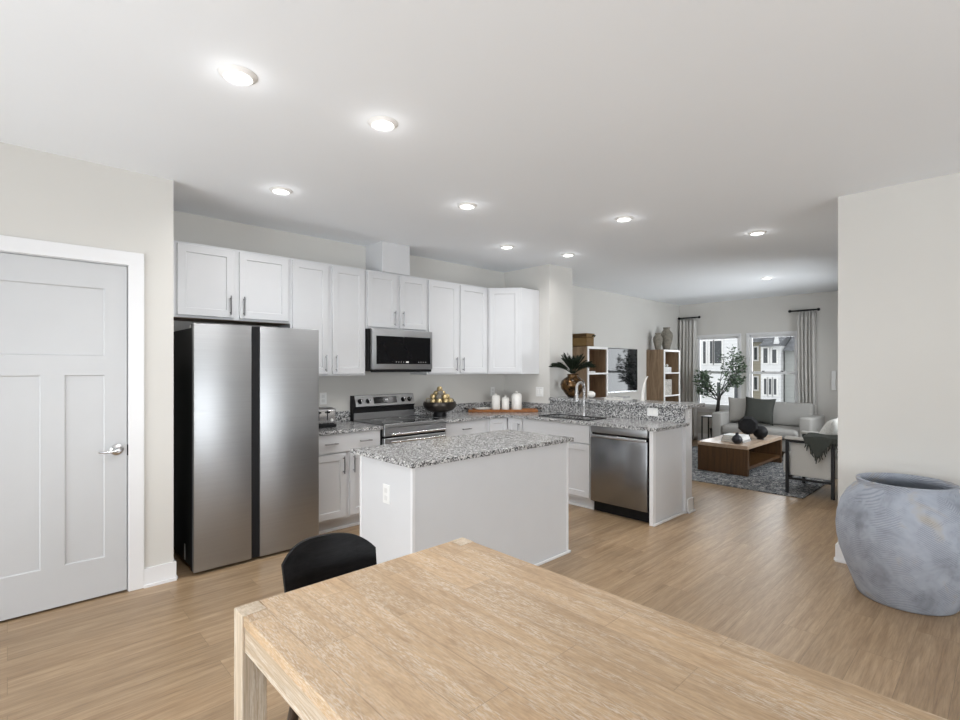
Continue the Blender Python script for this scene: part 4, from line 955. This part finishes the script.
MB().tube([(6.465, 4.366, 1.93), (6.47, 4.35, 1.945), (6.52, 4.35, 1.945), (6.525, 4.366, 1.93)], .008, 8).build('clasp', 'leafdark', bk, 40)
book('slim pale book lying on the left bookcase shelf', 6.38, 6.60, 4.40, 4.58, 1.3755, .025, 'bookw', 'bookcase books')
# vases on second bookcase
def shelf_vase(label, x, y, h, r, z):
    o = MB().lathe([(0, .0008), (r * .5, .0008), (r * .62, h * .12), (r * .9, h * .42), (r, h * .62), (r * .93, h * .74), (r * .62, h * .85), (r * .5, h * .89), (r * .5, h * .95), (r * .6, h), (r * .45, h), (r * .4, h * .9), (0, h * .85)], (x, y, z), 32).build('stoneware_vase', 'vase', None, 50, base=(x, y, z)); tag(o, label, 'vase', 'vases on the bookcase')
    for sg in (-1, 1):
        MB().tube([(x + sg * r * .9, y, z + h * .72), (x + sg * r * 1.02, y, z + h * .78), (x + sg * r * .8, y, z + h * .82)], .009, 8).build('handle', 'vase', o, 50)
shelf_vase('shorter taupe stoneware vase on the right bookcase', 8.825, 4.52, .31, .088, 1.788)
shelf_vase('taller taupe stoneware vase on the right bookcase', 9.13, 4.50, .43, .115, 1.788)
book('lower white book on the top shelf of the right bookcase', 8.84, 9.10, 4.39, 4.55, 1.3655, .055, 'bookw', 'bookcase books')
book('upper white book on the top shelf of the right bookcase', 8.86, 9.10, 4.39, 4.54, 1.421, .045, 'bookw', 'bookcase books')
o = MB().sphere((9.08, 4.47, 1.4665 + .028), .028, 14, 10).build('ornament_ball', 'ceramic', None, 60, base=(9.08, 4.47, 1.4665)); tag(o, 'tiny cream ball on the white books in the right bookcase', 'ornament')
b = MB().box(8.84, 9.10, 4.38, 4.62, .9455, 1.235, .004, 1).build('storage_box', 'patbox', None, base=(8.92, 4.5, .9455)); tag(b, 'mottled cream storage box on the middle shelf of right bookcase', 'box')
book('white book lying on the lower shelf of the right bookcase', 8.80, 9.08, 4.39, 4.56, .5505, .05, 'bookw', 'bookcase books')
# TV
t = thing('television', 'wall mounted flat screen television between the two bookcases', 'television', (7.62, 4.66, 1.03))
boxo('housing', 'black', t, 6.96, 8.27, 4.625, 4.655, 1.03, 1.785, bev=.003, seg=1)
boxo('screen', 'blackgloss', t, 6.972, 8.258, 4.620, 4.6245, 1.05, 1.775)
boxo('lower_bezel', 'chrome', t, 6.96, 8.27, 4.6195, 4.6245, 1.03, 1.0495)
boxo('wall_mount', 'black', t, 7.4, 7.85, 4.6555, YN - .001, 1.25, 1.6)

# ------------------------------------------------------------ outside
o = MB().box(14, 90, -40, 60, -3.7, -3.5).build('street', 'lawn', None); tag(o, kind='structure')
def house(label, x0, x1, y0, y1, zt, wall, wins, gable=None, roof_h=2.2):
    t = thing('townhouse', label, 'house', ((x0 + x1) / 2, (y0 + y1) / 2, -3.5), 'townhouses outside')
    boxo('walls', wall, t, x0, x1, y0, y1, -3.499, zt)
    # ridge along Y
    mt = Matrix(((1, 0, 0, 0), (0, 0, 1, 0), (0, 1, 0, 0), (0, 0, 0, 1)))
    MB().prism([(x0 - .4, zt + .001), (x1 + .4, zt + .001), ((x0 + x1) / 2, zt + roof_h)], y0, y1, 0, mt).build('roof', 'shingle', t)
    for (ya, yb, za, zb) in wins:
        f = boxo('window', 'white', t, x0 - .06, x0 - .001, ya - .08, yb + .08, za - .08, zb + .08)
        MB().box(x0 - .07, x0 - .061, ya, yb, za, zb).build('pane', 'darkpane', f)
    if gable:
        ga, gb, gz, gh = gable
        g = MB().prism([(ga, zt - .2), (gb, zt - .2), ((ga + gb) / 2, zt + gh)], -(x0 - .12), -(x0 - .12) + .2, 0, Matrix(((0, 0, -1, 0.2), (1, 0, 0, 0), (0, 1, 0, 0), (0, 0, 0, 1)))).build('gable', 'sidewhite', t)
    return t
house('white townhouse with dark windows seen through the left window', 30, 38, 10.27, 16.5, 6.0, 'sidewhite', [(12.35, 12.5, 1.7, 3.0), (11.95, 12.1, 1.7, 3.0), (11.45, 11.85, 1.7, 3.0), (12.2, 12.45, -.2, .6), (11.5, 11.7, -.2, .6), (10.55, 10.75, -.3, .5), (13.3, 13.7, 1.7, 3.0)])
house('beige townhouse section between the two white facades', 31.2, 38, 9.44, 10.2, 2.9, 'sidebeige', [(9.95, 10.1, 1.9, 2.6), (9.95, 10.1, .2, .9)])
house('white townhouse with pointed gable seen through the right window', 30, 38, 8.42, 9.40, 2.62, 'sidewhite', [(9.05, 9.25, 1.7, 2.5), (8.62, 8.82, 1.7, 2.5), (9.1, 9.22, -.0, .85), (8.86, 8.98, -.0, .85), (8.62, 8.74, -.0, .85)], (8.43, 8.80, 0, .75), 1.6)
house('grey sided townhouse at the right of the right window', 30.4, 38, 3.5, 8.34, 2.35, 'sidegrey', [(5.0, 5.6, 1.0, 1.9)], None, 2.0)
